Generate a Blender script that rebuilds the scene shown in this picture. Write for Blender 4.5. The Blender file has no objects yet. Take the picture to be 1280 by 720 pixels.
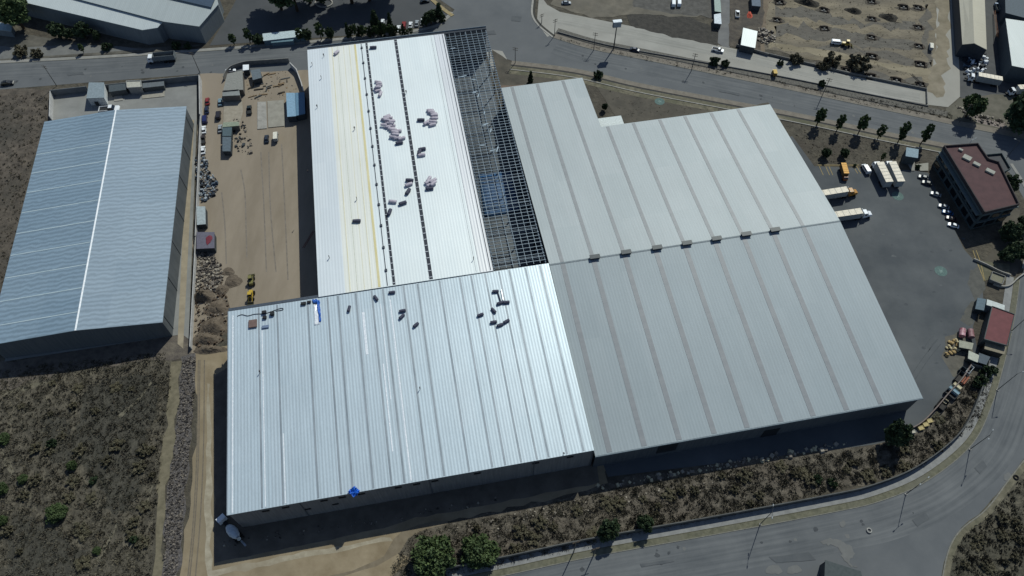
import bpy, bmesh, math, random
import numpy as np
from math import sin, cos, radians, pi, atan2, hypot
from mathutils import Vector, Matrix
from mathutils.geometry import tessellate_polygon

# ------------------------------------------------------------------ camera, sky, sun, exposure
S = bpy.context.scene
H, FPX, TH = 220.0, 935.0, radians(33.3)          # camera height (m), focal length in px of a 1280 px frame, tilt off straight down
cd = bpy.data.cameras.new("camera"); cam = bpy.data.objects.new("camera", cd); S.collection.objects.link(cam)
cam.location = (0, 0, H); cam.rotation_euler = (TH, 0, 0)
cd.sensor_width = 36; cd.lens = 36 * FPX / 1280; cd.clip_start = 1; cd.clip_end = 5000
S.camera = cam
SUN_AZ, SUN_EL = radians(62.5), radians(47.5)     # azimuth of the sun counter-clockwise from +x
w = bpy.data.worlds.new("World"); S.world = w; w.use_nodes = True
wn = w.node_tree
sky = wn.nodes.new("ShaderNodeTexSky"); sky.sky_type = 'NISHITA'; sky.sun_disc = False
sky.sun_elevation = SUN_EL; sky.sun_rotation = pi/2 - SUN_AZ; sky.altitude = 1800; sky.dust_density = 1.2
wn.nodes["Background"].inputs[1].default_value = 0.076
wn.links.new(sky.outputs[0], wn.nodes["Background"].inputs[0])
sl = bpy.data.lights.new("sun", 'SUN'); sl.energy = 3.1; sl.angle = radians(0.5); sl.color = (0.955, 0.98, 0.90)
sun = bpy.data.objects.new("sun", sl); S.collection.objects.link(sun)
sun.rotation_euler = Vector((cos(SUN_AZ)*cos(SUN_EL), sin(SUN_AZ)*cos(SUN_EL), sin(SUN_EL))).to_track_quat('Z', 'Y').to_euler()
S.view_settings.view_transform = 'Standard'; S.view_settings.look = 'None'
S.view_settings.exposure = 0.14; S.view_settings.gamma = 1
R = random.Random(7); NR = np.random.RandomState(7)

# ------------------------------------------------------------------ measuring: a point of the photo at a known height -> world metres
def P(px, py, h=0.0):
    r, u = (px-640)/FPX, (360-py)/FPX
    d = (r, sin(TH)+u*cos(TH), -cos(TH)+u*sin(TH)); t = (h-H)/d[2]
    return Vector((d[0]*t, d[1]*t, h))
def PP(pts, h=0.0): return [P(x, y, h) for x, y in pts]
GA = radians(10.4)                                 # the big warehouses stand turned by this much
def loc2w(x, y, z=0): return Vector((x*cos(GA)-y*sin(GA), x*sin(GA)+y*cos(GA), z))
def heading(p0, p1): a, b = P(*p0), P(*p1); return atan2(b.y-a.y, b.x-a.x)

# ------------------------------------------------------------------ materials
def srgb(r, g, b):
    f = lambda c: (c/255/12.92 if c/255 <= .04045 else ((c/255+.055)/1.055)**2.4)
    return (f(r), f(g), f(b), 1)
MATS = {}
def mat(name, c1=(.2,.2,.2), c2=None, scale=1.0, rough=.85, metal=0.0, bump=0.0, coord='world', c3=None, detail=6, stretch=(1,1,1), spec=.3, lo=.35, hi=.65, rot=0, bscale=None):
    if name in MATS: return MATS[name]
    m = bpy.data.materials.new(name); m.use_nodes = True; MATS[name] = m
    t = m.node_tree; N = t.nodes; L = t.links; b = N["Principled BSDF"]
    b.inputs["Roughness"].default_value = rough; b.inputs["Metallic"].default_value = metal
    b.inputs["Specular IOR Level"].default_value = spec
    c1 = tuple(c1)+((1,) if len(c1) == 3 else ()); b.inputs["Base Color"].default_value = c1
    if c2 is not None:
        c2 = tuple(c2)+((1,) if len(c2) == 3 else ())
        if coord == 'world': src = N.new("ShaderNodeNewGeometry").outputs["Position"]
        else: src = N.new("ShaderNodeTexCoord").outputs["Object"]
        mp = N.new("ShaderNodeMapping"); mp.inputs["Scale"].default_value = stretch; mp.inputs["Rotation"].default_value = (0, 0, rot); L.new(src, mp.inputs[0])
        def noise(s, d, r=.6):
            n = N.new("ShaderNodeTexNoise"); n.inputs["Scale"].default_value = s; n.inputs["Detail"].default_value = d
            n.inputs["Roughness"].default_value = r; L.new(mp.outputs[0], n.inputs["Vector"]); return n
        n1 = noise(scale, detail)
        r1 = N.new("ShaderNodeMapRange"); r1.inputs["From Min"].default_value = lo; r1.inputs["From Max"].default_value = hi; L.new(n1.outputs[0], r1.inputs[0])
        mx = N.new("ShaderNodeMix"); mx.data_type = 'RGBA'; mx.inputs["A"].default_value = c1; mx.inputs["B"].default_value = c2; L.new(r1.outputs[0], mx.inputs["Factor"])
        out = mx.outputs["Result"]
        if c3 is not None:
            c3 = tuple(c3)+((1,) if len(c3) == 3 else ())
            n2 = noise(scale*.17, 5); r2 = N.new("ShaderNodeMapRange"); r2.inputs["From Min"].default_value = .45; r2.inputs["From Max"].default_value = .7; L.new(n2.outputs[0], r2.inputs[0])
            m2 = N.new("ShaderNodeMix"); m2.data_type = 'RGBA'; L.new(out, m2.inputs["A"]); m2.inputs["B"].default_value = c3; L.new(r2.outputs[0], m2.inputs["Factor"])
            out = m2.outputs["Result"]
        L.new(out, b.inputs["Base Color"])
        if bump:
            nb = noise(bscale or scale*2, 5); bp = N.new("ShaderNodeBump"); bp.inputs["Strength"].default_value = 1; bp.inputs["Distance"].default_value = bump
            L.new(nb.outputs[0], bp.inputs["Height"]); L.new(bp.outputs[0], b.inputs["Normal"])
    return m

def roofmat(name, base, alt, axis, rib=1.2, panel=3.0, metal=.4, rough=.4, ribc=.12, bump=.01, dirt=.15, warp=0.0, spec=.5):
    """sheet metal roof: ribs across one object axis, sheets of slightly different tone, faint dirt"""
    m = bpy.data.materials.new(name); m.use_nodes = True
    t = m.node_tree; N = t.nodes; L = t.links; b = N["Principled BSDF"]
    def math_(op, a, v=None, v2=None):
        n = N.new("ShaderNodeMath"); n.operation = op
        for i, q in enumerate((a, v, v2)):
            if q is None: continue
            if isinstance(q, (int, float)): n.inputs[i].default_value = q
            else: L.new(q, n.inputs[i])
        return n.outputs[0]
    tc = N.new("ShaderNodeTexCoord"); sx = N.new("ShaderNodeSeparateXYZ"); L.new(tc.outputs["Object"], sx.inputs[0])
    a = sx.outputs[axis]; o = sx.outputs[1-axis]
    if warp:
        nz = N.new("ShaderNodeTexNoise"); nz.inputs["Scale"].default_value = .3; nz.inputs["Detail"].default_value = 3; L.new(tc.outputs["Object"], nz.inputs["Vector"])
        a = math_('ADD', a, math_('MULTIPLY', nz.outputs[0], warp))
    s = math_('SINE', math_('MULTIPLY', a, 2*pi/rib))
    sh = math_('MULTIPLY_ADD', s, .5, .5)
    pn = math_('FLOOR', math_('DIVIDE', a, panel)); on = math_('FLOOR', math_('DIVIDE', o, 22.0))
    cb = N.new("ShaderNodeCombineXYZ"); L.new(pn, cb.inputs[0]); L.new(on, cb.inputs[1])
    wn_ = N.new("ShaderNodeTexWhiteNoise"); L.new(cb.outputs[0], wn_.inputs[0])
    no = N.new("ShaderNodeTexNoise"); no.inputs["Scale"].default_value = .05; no.inputs["Detail"].default_value = 8; no.inputs["Roughness"].default_value = .65
    mp = N.new("ShaderNodeMapping"); mp.inputs["Scale"].default_value = (3, 1, 1) if axis == 0 else (1, 3, 1); L.new(tc.outputs["Object"], mp.inputs[0]); L.new(mp.outputs[0], no.inputs["Vector"])
    f = math_('ADD', math_('MULTIPLY', wn_.outputs[0], .5), math_('MULTIPLY', no.outputs[0], .7))
    mx = N.new("ShaderNodeMix"); mx.data_type = 'RGBA'; mx.inputs["A"].default_value = (*base, 1); mx.inputs["B"].default_value = (*alt, 1); L.new(f, mx.inputs["Factor"])
    dk = N.new("ShaderNodeMix"); dk.data_type = 'RGBA'; dk.blend_type = 'MULTIPLY'; dk.inputs["Factor"].default_value = 1
    g = math_('SUBTRACT', 1.0, math_('MULTIPLY', sh, ribc)); n2 = N.new("ShaderNodeTexNoise"); n2.inputs["Scale"].default_value = 1.3; n2.inputs["Detail"].default_value = 5; L.new(mp.outputs[0], n2.inputs["Vector"])
    g = math_('MULTIPLY', g, math_('SUBTRACT', 1 + dirt*.5, math_('MULTIPLY', n2.outputs[0], dirt)))
    m3 = N.new("ShaderNodeMapping"); m3.inputs["Scale"].default_value = (1.1, .03, 1) if axis == 0 else (.03, 1.1, 1); L.new(tc.outputs["Object"], m3.inputs[0])
    n3 = N.new("ShaderNodeTexNoise"); n3.inputs["Scale"].default_value = 1.0; n3.inputs["Detail"].default_value = 7; n3.inputs["Roughness"].default_value = .7; L.new(m3.outputs[0], n3.inputs["Vector"])
    n4 = N.new("ShaderNodeTexNoise"); n4.inputs["Scale"].default_value = .035; n4.inputs["Detail"].default_value = 5; L.new(tc.outputs["Object"], n4.inputs["Vector"])
    g = math_('MULTIPLY', g, math_('SUBTRACT', 1 + dirt*.9, math_('MULTIPLY', n3.outputs[0], dirt*1.8)))
    g = math_('MULTIPLY', g, math_('SUBTRACT', 1.10, math_('MULTIPLY', n4.outputs[0], .2)))
    c = N.new("ShaderNodeCombineColor")
    for i in range(3): L.new(g, c.inputs[i])
    L.new(mx.outputs["Result"], dk.inputs["A"]); L.new(c.outputs[0], dk.inputs["B"]); L.new(dk.outputs["Result"], b.inputs["Base Color"])
    b.inputs["Metallic"].default_value = metal; b.inputs["Roughness"].default_value = rough; b.inputs["Specular IOR Level"].default_value = spec
    bp = N.new("ShaderNodeBump"); bp.inputs["Distance"].default_value = bump; bp.inputs["Strength"].default_value = 1; L.new(sh, bp.inputs["Height"]); L.new(bp.outputs[0], b.inputs["Normal"])
    return m

def plain(name, r, g, b, rough=.7, metal=0.0, spec=.3, var=.15, scale=1.5):
    if name in MATS: return MATS[name]
    c = srgb(r, g, b)[:3]
    return mat(name, tuple(x*(1-var) for x in c), tuple(min(1, x*(1+var)) for x in c), scale=scale, rough=rough, metal=metal, coord='object', spec=spec)
def paint(name, r, g, b): return plain("paint_"+name, r, g, b, rough=.35, spec=.5, var=.04)
GLASS = plain("dark_glass", 22, 28, 34, rough=.12, spec=.6, var=.05)
RUBBER = plain("rubber", 24, 24, 25, rough=.9)
CONC = mat("concrete", (.26, .25, .225), (.36, .345, .31), scale=.5, bump=.02)
CONC_D = mat("old_concrete", (.15, .15, .14), (.22, .215, .2), scale=.6, bump=.02)
STEEL = plain("galvanised_steel", 150, 156, 160, rough=.4, metal=.6)
DARKSTEEL = plain("dark_steel", 50, 54, 58, rough=.6)
WOOD = plain("pole_wood", 86, 76, 64, rough=.9)

# ------------------------------------------------------------------ helpers
COL = S.collection
def link(o, parent=None):
    COL.objects.link(o)
    if parent is not None: o.parent = parent
    return o
def tag(o, label, cat, group=None, kind=None):
    o["label"] = label; o["category"] = cat
    if group: o["group"] = group
    if kind: o["kind"] = kind
    return o
def thing(name, label, cat, loc=(0,0,0), rz=0, group=None, scale=1):
    o = bpy.data.objects.new(name, None); o.location = loc; o.rotation_euler = (0, 0, rz); o.scale = (scale,)*3; o.empty_display_size = .5
    link(o); return tag(o, label, cat, group)
def dup(root, label=None, loc=None, rz=None, group=None, scale=None, mats=None):
    def cp(o, par):
        c = o.copy(); link(c); c.parent = par
        if mats and c.type == 'MESH' and c.name.split('.')[0] in mats:
            c.data = o.data.copy(); c.data.materials.clear(); c.data.materials.append(mats[c.name.split('.')[0]])
        for k in KIDS.get(o.name, []): KIDS.setdefault(c.name, []).append(cp(k, c))
        return c
    r = cp(root, None)
    if label: r["label"] = label
    if group: r["group"] = group
    if loc is not None: r.location = loc
    if rz is not None: r.rotation_euler = (0, 0, rz)
    if scale is not None: r.scale = (scale,)*3 if not isinstance(scale, tuple) else scale
    return r
KIDS = {}
class MB:
    """collects shapes, then becomes ONE mesh object"""
    def __init__(s): s.v = []; s.f = []; s.mi = []; s.cur = 0
    def add(s, vs, fs):
        n = len(s.v); s.v += [tuple(v) for v in vs]; s.f += [tuple(n+i for i in f) for f in fs]; s.mi += [s.cur]*len(fs); return s
    def box(s, x0, x1, y0, y1, z0, z1, rz=0, c=(0,0), tx=0, ty=0):
        vs = [(x0,y0,z0),(x1,y0,z0),(x1,y1,z0),(x0,y1,z0),(x0+tx,y0+ty,z1),(x1-tx,y0+ty,z1),(x1-tx,y1-ty,z1),(x0+tx,y1-ty,z1)]
        if rz: vs = [(c[0]+x*cos(rz)-y*sin(rz), c[1]+x*sin(rz)+y*cos(rz), z) for x, y, z in vs]
        elif c != (0,0): vs = [(x+c[0], y+c[1], z) for x, y, z in vs]
        return s.add(vs, [(3,2,1,0),(4,5,6,7),(0,1,5,4),(1,2,6,5),(2,3,7,6),(3,0,4,7)])
    def tube(s, a, b, r0, r1=None, n=8):
        a, b = Vector(a), Vector(b); r1 = r0 if r1 is None else r1; d = (b-a).normalized()
        u = d.orthogonal().normalized(); w_ = d.cross(u); vs = []
        for p, r in ((a, r0), (b, r1)):
            for k in range(n): t = 2*pi*k/n; vs.append(p+(u*cos(t)+w_*sin(t))*r)
        fs = [(k, (k+1) % n, n+(k+1) % n, n+k) for k in range(n)]+[tuple(range(n))[::-1], tuple(range(n, 2*n))]
        return s.add(vs, fs)
    def prism(s, poly, z0, z1):
        """poly: list of (x,y); closed extrusion, concave allowed"""
        n = len(poly); ar = sum(poly[i][0]*poly[(i+1) % n][1]-poly[(i+1) % n][0]*poly[i][1] for i in range(n))
        if ar < 0: poly = poly[::-1]
        vs = [(p[0], p[1], z0) for p in poly]+[(p[0], p[1], z1) for p in poly]
        tri = tessellate_polygon([[Vector((p[0], p[1], 0)) for p in poly]])
        fs = []
        for t in tri:
            a, b, c = (poly[i] for i in t); cr = (b[0]-a[0])*(c[1]-a[1])-(b[1]-a[1])*(c[0]-a[0])
            if cr < 0: t = t[::-1]
            fs.append(tuple(n+i for i in t)); fs.append(tuple(t[::-1]))
        fs += [(i, (i+1) % n, n+(i+1) % n, n+i) for i in range(n)]
        return s.add(vs, fs)
    def extr(s, prof, y0, y1, ty=None):
        """profile in xz, extruded along y; ty: per-vertex inset"""
        n = len(prof); ty = ty or [0]*n
        vs = [(x, y0+t, z) for (x, z), t in zip(prof, ty)]+[(x, y1-t, z) for (x, z), t in zip(prof, ty)]
        fs = [(i, (i+1) % n, n+(i+1) % n, n+i) for i in range(n)]+[tuple(range(n))[::-1], tuple(range(n, 2*n))]
        return s.add(vs, fs)
    def blob(s, c, r, seed=0, n=2, rough=.25):
        bm = bmesh.new(); bmesh.ops.create_icosphere(bm, subdivisions=n, radius=1); rr = random.Random(seed)
        vs = [(c[0]+v.co.x*r[0]*(1+rr.uniform(-rough, rough)), c[1]+v.co.y*r[1]*(1+rr.uniform(-rough, rough)), c[2]+v.co.z*r[2]*(1+rr.uniform(-rough, rough))) for v in bm.verts]
        s.add(vs, [tuple(v.index for v in f.verts) for f in bm.faces]); bm.free(); return s
    def build(s, name, m, parent=None, smooth=False, fix=True, bevel=0):
        me = bpy.data.meshes.new(name); me.from_pydata(s.v, [], s.f)
        for q in (m if isinstance(m, (list, tuple)) else [m]): me.materials.append(q)
        if isinstance(m, (list, tuple)): me.polygons.foreach_set("material_index", s.mi)
        if fix:
            bm = bmesh.new(); bm.from_mesh(me); bmesh.ops.recalc_face_normals(bm, faces=bm.faces)
            if bevel: bmesh.ops.bevel(bm, geom=[e for e in bm.edges if len(e.link_faces) == 2 and e.calc_face_angle(0) > .5], offset=bevel, segments=2, affect='EDGES', clamp_overlap=True)
            bm.to_mesh(me); bm.free()
        if smooth: me.polygons.foreach_set("use_smooth", [True]*len(me.polygons))
        me.update()
        o = bpy.data.objects.new(name, me); link(o, parent)
        if parent is not None: KIDS.setdefault(parent.name, []).append(o)
        return o

def smooth_line(pts, n=6):
    out = []
    for i in range(len(pts)-1):
        p0, p1, p2, p3 = pts[max(i-1, 0)], pts[i], pts[i+1], pts[min(i+2, len(pts)-1)]
        for k in range(n):
            t = k/n
            out.append(tuple(.5*((2*p1[j])+(-p0[j]+p2[j])*t+(2*p0[j]-5*p1[j]+4*p2[j]-p3[j])*t*t+(-p0[j]+3*p1[j]-3*p2[j]+p3[j])*t**3) for j in (0, 1)))
    out.append(tuple(pts[-1])); return out
LAYER = [0]
def sheet(name, px, m, rag=0.0, smooth=False, z=None, step=3.0, kind='structure', world=False):
    """flat ground sheet traced on the ground plane; rag: raggedness of its edge in metres"""
    if smooth: px = smooth_line(px+[px[0]])[:-1]
    pts = [(p[0], p[1]) for p in (px if world else PP(px))]
    if rag:
        out = []; rr = random.Random(len(name)*7+len(pts))
        for i, a in enumerate(pts):
            b = pts[(i+1) % len(pts)]; L_ = hypot(b[0]-a[0], b[1]-a[1]); k = max(1, int(L_/step))
            for j in range(k):
                t = j/k; out.append((a[0]+(b[0]-a[0])*t+rr.gauss(0, rag), a[1]+(b[1]-a[1])*t+rr.gauss(0, rag)))
        pts = out
    LAYER[0] += 1; zz = z if z is not None else LAYER[0]*.002
    tri = tessellate_polygon([[Vector((x, y, 0)) for x, y in pts]])
    me = bpy.data.meshes.new(name); fs = []
    for t in tri:
        a, b, c = (pts[i] for i in t)
        if (b[0]-a[0])*(c[1]-a[1])-(b[1]-a[1])*(c[0]-a[0]) < 0: t = t[::-1]
        fs.append(tuple(t))
    me.from_pydata([(x, y, zz) for x, y in pts], [], fs); me.materials.append(m); me.update()
    o = link(bpy.data.objects.new(name, me)); o["kind"] = kind; return o
def offset_line(pts, d):
    out = []
    for i, p in enumerate(pts):
        a = pts[max(i-1, 0)]; b = pts[min(i+1, len(pts)-1)]; dx, dy = b[0]-a[0], b[1]-a[1]; l = hypot(dx, dy) or 1
        out.append((p[0]-dy/l*d, p[1]+dx/l*d))
    return out
def ribbon(name, px, d0, d1, z0, z1, m, world=False, smooth=True, n=6, parent=None):
    """a long low solid (kerb, pavement, wall) along a line; d0..d1 = left offsets in metres"""
    pts = [(p[0], p[1]) for p in (px if world else PP(px))]
    if smooth: pts = smooth_line(pts, n)
    A, B = offset_line(pts, d0), offset_line(pts, d1); mb = MB(); k = len(pts)
    vs = [(x, y, z0) for x, y in A]+[(x, y, z0) for x, y in B]+[(x, y, z1) for x, y in A]+[(x, y, z1) for x, y in B]
    fs = []
    for i in range(k-1):
        fs += [(2*k+i, 2*k+i+1, 3*k+i+1, 3*k+i), (i, i+1, 2*k+i+1, 2*k+i), (k+i+1, k+i, 3*k+i, 3*k+i+1)]
    fs += [(0, k, 3*k, 2*k), (k-1, 3*k-1, 4*k-1, 2*k-1)]
    mb.add(vs, fs); o = mb.build(name, m, parent)
    return o
def struct(o): o["kind"] = 'structure'; return o

# ------------------------------------------------------------------ ground and roads
EARTH = mat("scrub_earth", (.05, .045, .034), (.105, .092, .068), scale=.35, c3=(.06, .05, .038), bump=.5, bscale=.9)
DIRT = mat("packed_dirt", (.205, .168, .122), (.285, .238, .18), scale=.12, c3=(.25, .208, .16), bump=.06, stretch=(1, .25, 1), rot=-GA)
PATHD = mat("pale_dirt", (.20, .155, .095), (.29, .235, .155), scale=.15, c3=(.22, .18, .12), bump=.06)
ASPH = mat("asphalt_road", (.096, .103, .109), (.134, .14, .143), scale=.08, c3=(.113, .119, .124), detail=9, lo=.3, hi=.7)
YARD = mat("yard_asphalt", (.054, .062, .069), (.112, .119, .122), scale=.055, c3=(.074, .082, .088), detail=12, lo=.3, hi=.7)
CROAD = mat("concrete_road", (.27, .262, .235), (.34, .33, .295), scale=.1, c3=(.30, .285, .245), detail=8, bump=.01)
PAVE = mat("pavement", (.22, .215, .20), (.30, .29, .265), scale=.3, c3=(.2, .2, .18))
VERGE = mat("dry_verge", (.10, .092, .062), (.185, .165, .115), scale=.5, c3=(.09, .09, .055), bump=.1)
LOT = mat("excavated_soil", (.135, .113, .075), (.25, .21, .145), scale=.09, c3=(.125, .11, .088), bump=.25, stretch=(1, 2.2, 1), rot=.25, bscale=.6)
BROWN = mat("brown_earth", (.062, .056, .044), (.10, .088, .068), scale=.2, c3=(.075, .066, .05), bump=.1)
GRAVEL = mat("dark_gravel", (.055, .05, .05), (.17, .155, .145), scale=1.6, c3=(.10, .09, .085), bump=.35, detail=3)
KERB = mat("kerb", (.15, .145, .12), (.22, .21, .18), scale=1)
FLOORC = mat("slab_concrete", (.19, .19, .18), (.26, .26, .245), scale=.12, c3=(.21, .21, .2))
RIM_SOIL = mat("pit_earth", (.045, .036, .028), (.09, .07, .052), scale=.6, bump=.3)  # dark soil of the footing rims

g = sheet("ground", [(-1500, -900), (1500, -900), (1500, 2200), (-1500, 2200)], EARTH, z=0, world=True)
sheet("scrub_field_soil", [(-40, 440), (215, 425), (222, 450), (212, 560), (200, 740), (-40, 740)], mat("field_soil", (.062, .055, .041), (.16, .14, .102), scale=.42, c3=(.075, .067, .05), bump=.6, bscale=1.1, detail=9, stretch=(1, .6, 1), rot=.7, lo=.4, hi=.68), rag=.8)
DKF = mat("dark_field_soil", (.038, .036, .028), (.085, .078, .06), scale=.5, c3=(.05, .047, .036), bump=.5, bscale=1.1, detail=9, stretch=(1, .6, 1), rot=.7)
for px in ([(110, 482), (160, 470), (196, 478), (196, 520), (176, 560), (172, 620), (140, 640), (120, 600), (90, 560), (100, 520)], [(60, 520), (86, 530), (90, 570), (70, 580), (50, 550)], [(20, 640), (60, 660), (110, 700), (90, 740), (10, 730)]):
    sheet("dark_field_patch", px, DKF, rag=.7, smooth=True, step=2.5)
TRL = mat("bare_trail", (.14, .115, .083), (.21, .175, .13), scale=.6, c3=(.17, .14, .1))
for px in ([(640, 652), (700, 640), (745, 624), (745, 628), (702, 646), (640, 656)], [(770, 624), (830, 612), (900, 606), (960, 592), (960, 596), (900, 611), (830, 618), (772, 629)], [(980, 604), (1040, 592), (1090, 580), (1130, 560), (1131, 563), (1092, 584), (1042, 596), (980, 607)], [(600, 650), (640, 645), (690, 632), (692, 636), (640, 650), (602, 655)], [(745, 612), (765, 640), (780, 650), (776, 652), (760, 642), (742, 616)]):
    sheet("bare_trail", px, TRL, rag=.6, step=2)
WISP = mat("straw_wisp", (.11, .10, .07), (.17, .152, .11), scale=.6)
for px in ([(0, 492), (40, 480), (64, 476), (64, 478), (40, 484), (0, 498)], [(178, 640), (186, 610), (200, 590), (201, 592), (188, 613), (181, 641)], [(160, 700), (165, 660), (176, 640), (178, 642), (168, 661), (163, 700)], [(150, 520), (172, 496), (188, 478), (190, 479), (174, 499), (152, 523)], [(0, 560), (16, 590), (40, 620), (38, 624), (12, 596), (0, 572)], [(120, 700), (150, 650), (152, 652), (124, 703)]):
    sheet("straw_trail", px, WISP, rag=.5)
sheet("bare_bank", [(-20, 455), (60, 442), (228, 416), (240, 425), (246, 443), (200, 450), (100, 462), (30, 480), (-20, 492)], mat("bank", (.085, .072, .062), (.15, .128, .10), scale=.4, bump=.3), rag=.8)
sheet("earth_strip", [(-20, 108), (62, 112), (62, 170), (40, 200), (30, 300), (0, 400), (-20, 420)], mat("strip_soil", (.06, .05, .04), (.13, .108, .085), scale=.3, c3=(.055, .05, .04), bump=.4), rag=.5)
sheet("roadside_scrub_soil", [(500, 660), (640, 640), (760, 605), (940, 570), (1130, 530), (1200, 480), (1255, 430), (1250, 480), (1225, 530), (1150, 585), (960, 635), (640, 705), (560, 730), (480, 730)], mat("roadside_soil", (.065, .057, .044), (.17, .147, .113), scale=.4, c3=(.12, .10, .077), bump=.5, bscale=1.1, detail=9, lo=.4, hi=.68), rag=.6)
sheet("gravel_strip", [(227, 446), (246, 442), (242, 520), (234, 600), (228, 665), (219, 735), (202, 735), (208, 620), (217, 560), (223, 500)], GRAVEL, rag=.5)
sheet("field_track", [(214, 452), (227, 450), (222, 500), (216, 560), (207, 620), (201, 735), (189, 735), (198, 610), (208, 520)], mat("track", (.12, .105, .068), (.19, .165, .11), scale=.5), rag=.4)
sheet("dirt_yard", [(250, 92), (400, 88), (420, 385), (282, 395), (262, 442), (238, 442), (243, 280)], DIRT, rag=.3)
sheet("site_track", [(244, 438), (300, 430), (420, 400), (760, 540), (760, 606), (640, 636), (560, 650), (520, 658), (500, 668), (492, 690), (520, 700), (470, 735), (222, 735), (232, 660), (240, 600), (246, 520)], PATHD, rag=.4)
sheet("building_apron", [(268, 470), (400, 380), (745, 540), (748, 604), (640, 625), (560, 641), (520, 646), (480, 660), (268, 704)], mat("shadow_earth", (.09, .078, .062), (.14, .12, .095), scale=.2), rag=.15)  # earth darkened in colour where the building's shadow falls
LIP = mat("pale_lip", (.27, .235, .17), (.37, .33, .25), scale=.5, c3=(.24, .2, .14))
sheet("compacted_edge", [(259, 480), (263, 480), (264, 600), (265, 712), (380, 690), (490, 671), (490, 676), (380, 697), (262, 722), (256, 700), (257, 600)], LIP, rag=.25)
sheet("track_swoop", [(492, 674), (505, 662), (525, 655), (560, 650), (560, 655), (530, 661), (510, 672), (500, 690), (470, 708), (430, 720), (400, 722), (440, 712), (480, 696)], mat("swoop", (.15, .12, .08), (.2, .165, .115), scale=.4), rag=.2)
# dirt ruts along the track at the left
for d in (.3, 1, 1.25):
    px = [(258-d*8, 450), (257-d*8.5, 560), (253-d*9, 650), (247-d*10, 725)]
    o = ribbon("wheel_rut", px, -.18, .18, .01, .062, mat("rut", (.13, .11, .085), (.18, .15, .11), scale=1)); struct(o)
for px in ([(301, 212), (306, 240), (307.5, 280), (308.5, 322)], [(277, 240), (281, 280), (283, 330)], [(336, 190), (338, 260), (345, 340)], [(326, 190), (330, 260), (333, 340)], [(352, 180), (356, 260), (360, 350)]):
    struct(ribbon("wheel_rut", px, -.25, .25, .01, .045, mat("yard_rut", (.16, .137, .11), (.225, .195, .16), scale=.6)))
sheet("brown_lawn", [(615, 62), (640, 78), (700, 84), (800, 106), (900, 126), (1000, 144), (1100, 165), (1185, 184), (1190, 230), (1160, 222), (1150, 213), (1020, 210), (960, 128), (780, 160), (740, 100), (620, 108)], BROWN, rag=.2)
sheet("yard_floor", [(990, 170), (1018, 208), (1140, 213), (1160, 216), (1180, 260), (1205, 312), (1226, 335), (1229, 372), (1216, 408), (1222, 440), (1205, 470), (1180, 500), (1160, 528), (1140, 545), (1090, 556), (760, 596), (750, 570), (690, 320)], YARD)
sheet("bare_yard_patch", [(1180, 420), (1212, 412), (1218, 445), (1206, 468), (1190, 470), (1178, 445)], mat("patch", (.085, .08, .066), (.13, .12, .098), scale=.5), rag=.5)
sheet("yard_edge_dirt", [(1204, 335), (1228, 335), (1229, 375), (1216, 410), (1203, 400), (1214, 370)], mat("edge_dirt", (.075, .075, .068), (.11, .108, .095), scale=.5), rag=1.2)
sheet("garden_patch", [(1228, 330), (1245, 300), (1262, 262), (1276, 262), (1276, 320), (1270, 350), (1240, 350)], BROWN, rag=.3)
sheet("planting_bed", [(1221, 326), (1262, 330), (1262, 352), (1240, 348), (1229, 352)], VERGE)
LAYER[0] = 20
# main road: top band, junction, right side and bottom
sheet("main_road", [(-90, 84), (0, 79.5), (160, 71), (320, 59.5), (470, 46.5), (540, 36), (560, 24), (568, 12), (530, -14), (560, -60), (680, -60), (665, 0), (664, 18), (672, 32), (690, 47), (740, 62), (800, 74), (960, 107), (1120, 141), (1200, 158), (1300, 178), (1360, 200), (1390, 300), (1350, 400), (1290, 560), (1262, 597), (1232, 636), (1200, 662), (1184, 690), (1174, 740), (1172, 800), (560, 800), (580, 728), (740, 695), (900, 666), (1040, 640), (1100, 626), (1160, 600), (1215, 555), (1240, 505), (1254, 455), (1268, 400), (1274, 350), (1292, 310), (1290, 255), (1272, 225), (1240, 196), (1196, 182), (1100, 163), (1000, 142), (900, 123), (800, 104), (720, 86), (640, 76), (610, 66), (384, 100), (250, 92.5), (112, 103), (0, 112), (-90, 118)], ASPH)
sheet("side_road", [(1240, 172), (1360, 215), (1360, 340), (1290, 320), (1286, 260), (1262, 216), (1230, 196)], ASPH)
sheet("concrete_road", [(674, -8), (684, 6), (700, 15), (720, 19), (790, 33), (880, 53), (960, 70), (1060, 94), (1158, 113), (1168, 60), (1172, -20), (1192, -20), (1198, 60), (1201, 120), (1185, 134), (1160, 131), (1080, 116), (960, 92), (860, 74), (760, 56), (700, 41), (684, 46), (671, 28)], CROAD, smooth=False)
sheet("entrance_apron", [(615, 62), (628, 64), (636, 78), (638, 92), (648, 94), (648, 98), (620, 100), (608, 66)], CROAD)
sheet("earth_apron", [(622, 96), (646, 98), (660, 110), (640, 116), (622, 108)], mat("apron_earth", (.13, .095, .07), (.18, .13, .1), scale=.5))
sheet("parking_lot", [(262, 57), (290, 10), (310, -30), (560, -40), (530, -5), (566, 17), (552, 30), (530, 34), (440, 44), (330, 52)], mat("parking_asphalt", (.055, .06, .064), (.08, .084, .088), scale=.08, c3=(.066, .07, .075)))
sheet("excavated_lot", [(944, 64), (962, -30), (1172, -30), (1170, 60), (1160, 108), (1060, 84), (960, 62)], LOT, rag=.3)
GB = mat("grey_soil", (.085, .078, .066), (.14, .128, .105), scale=.25, c3=(.11, .098, .08), bump=.2, stretch=(1, 2, 1), rot=.25)
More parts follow.
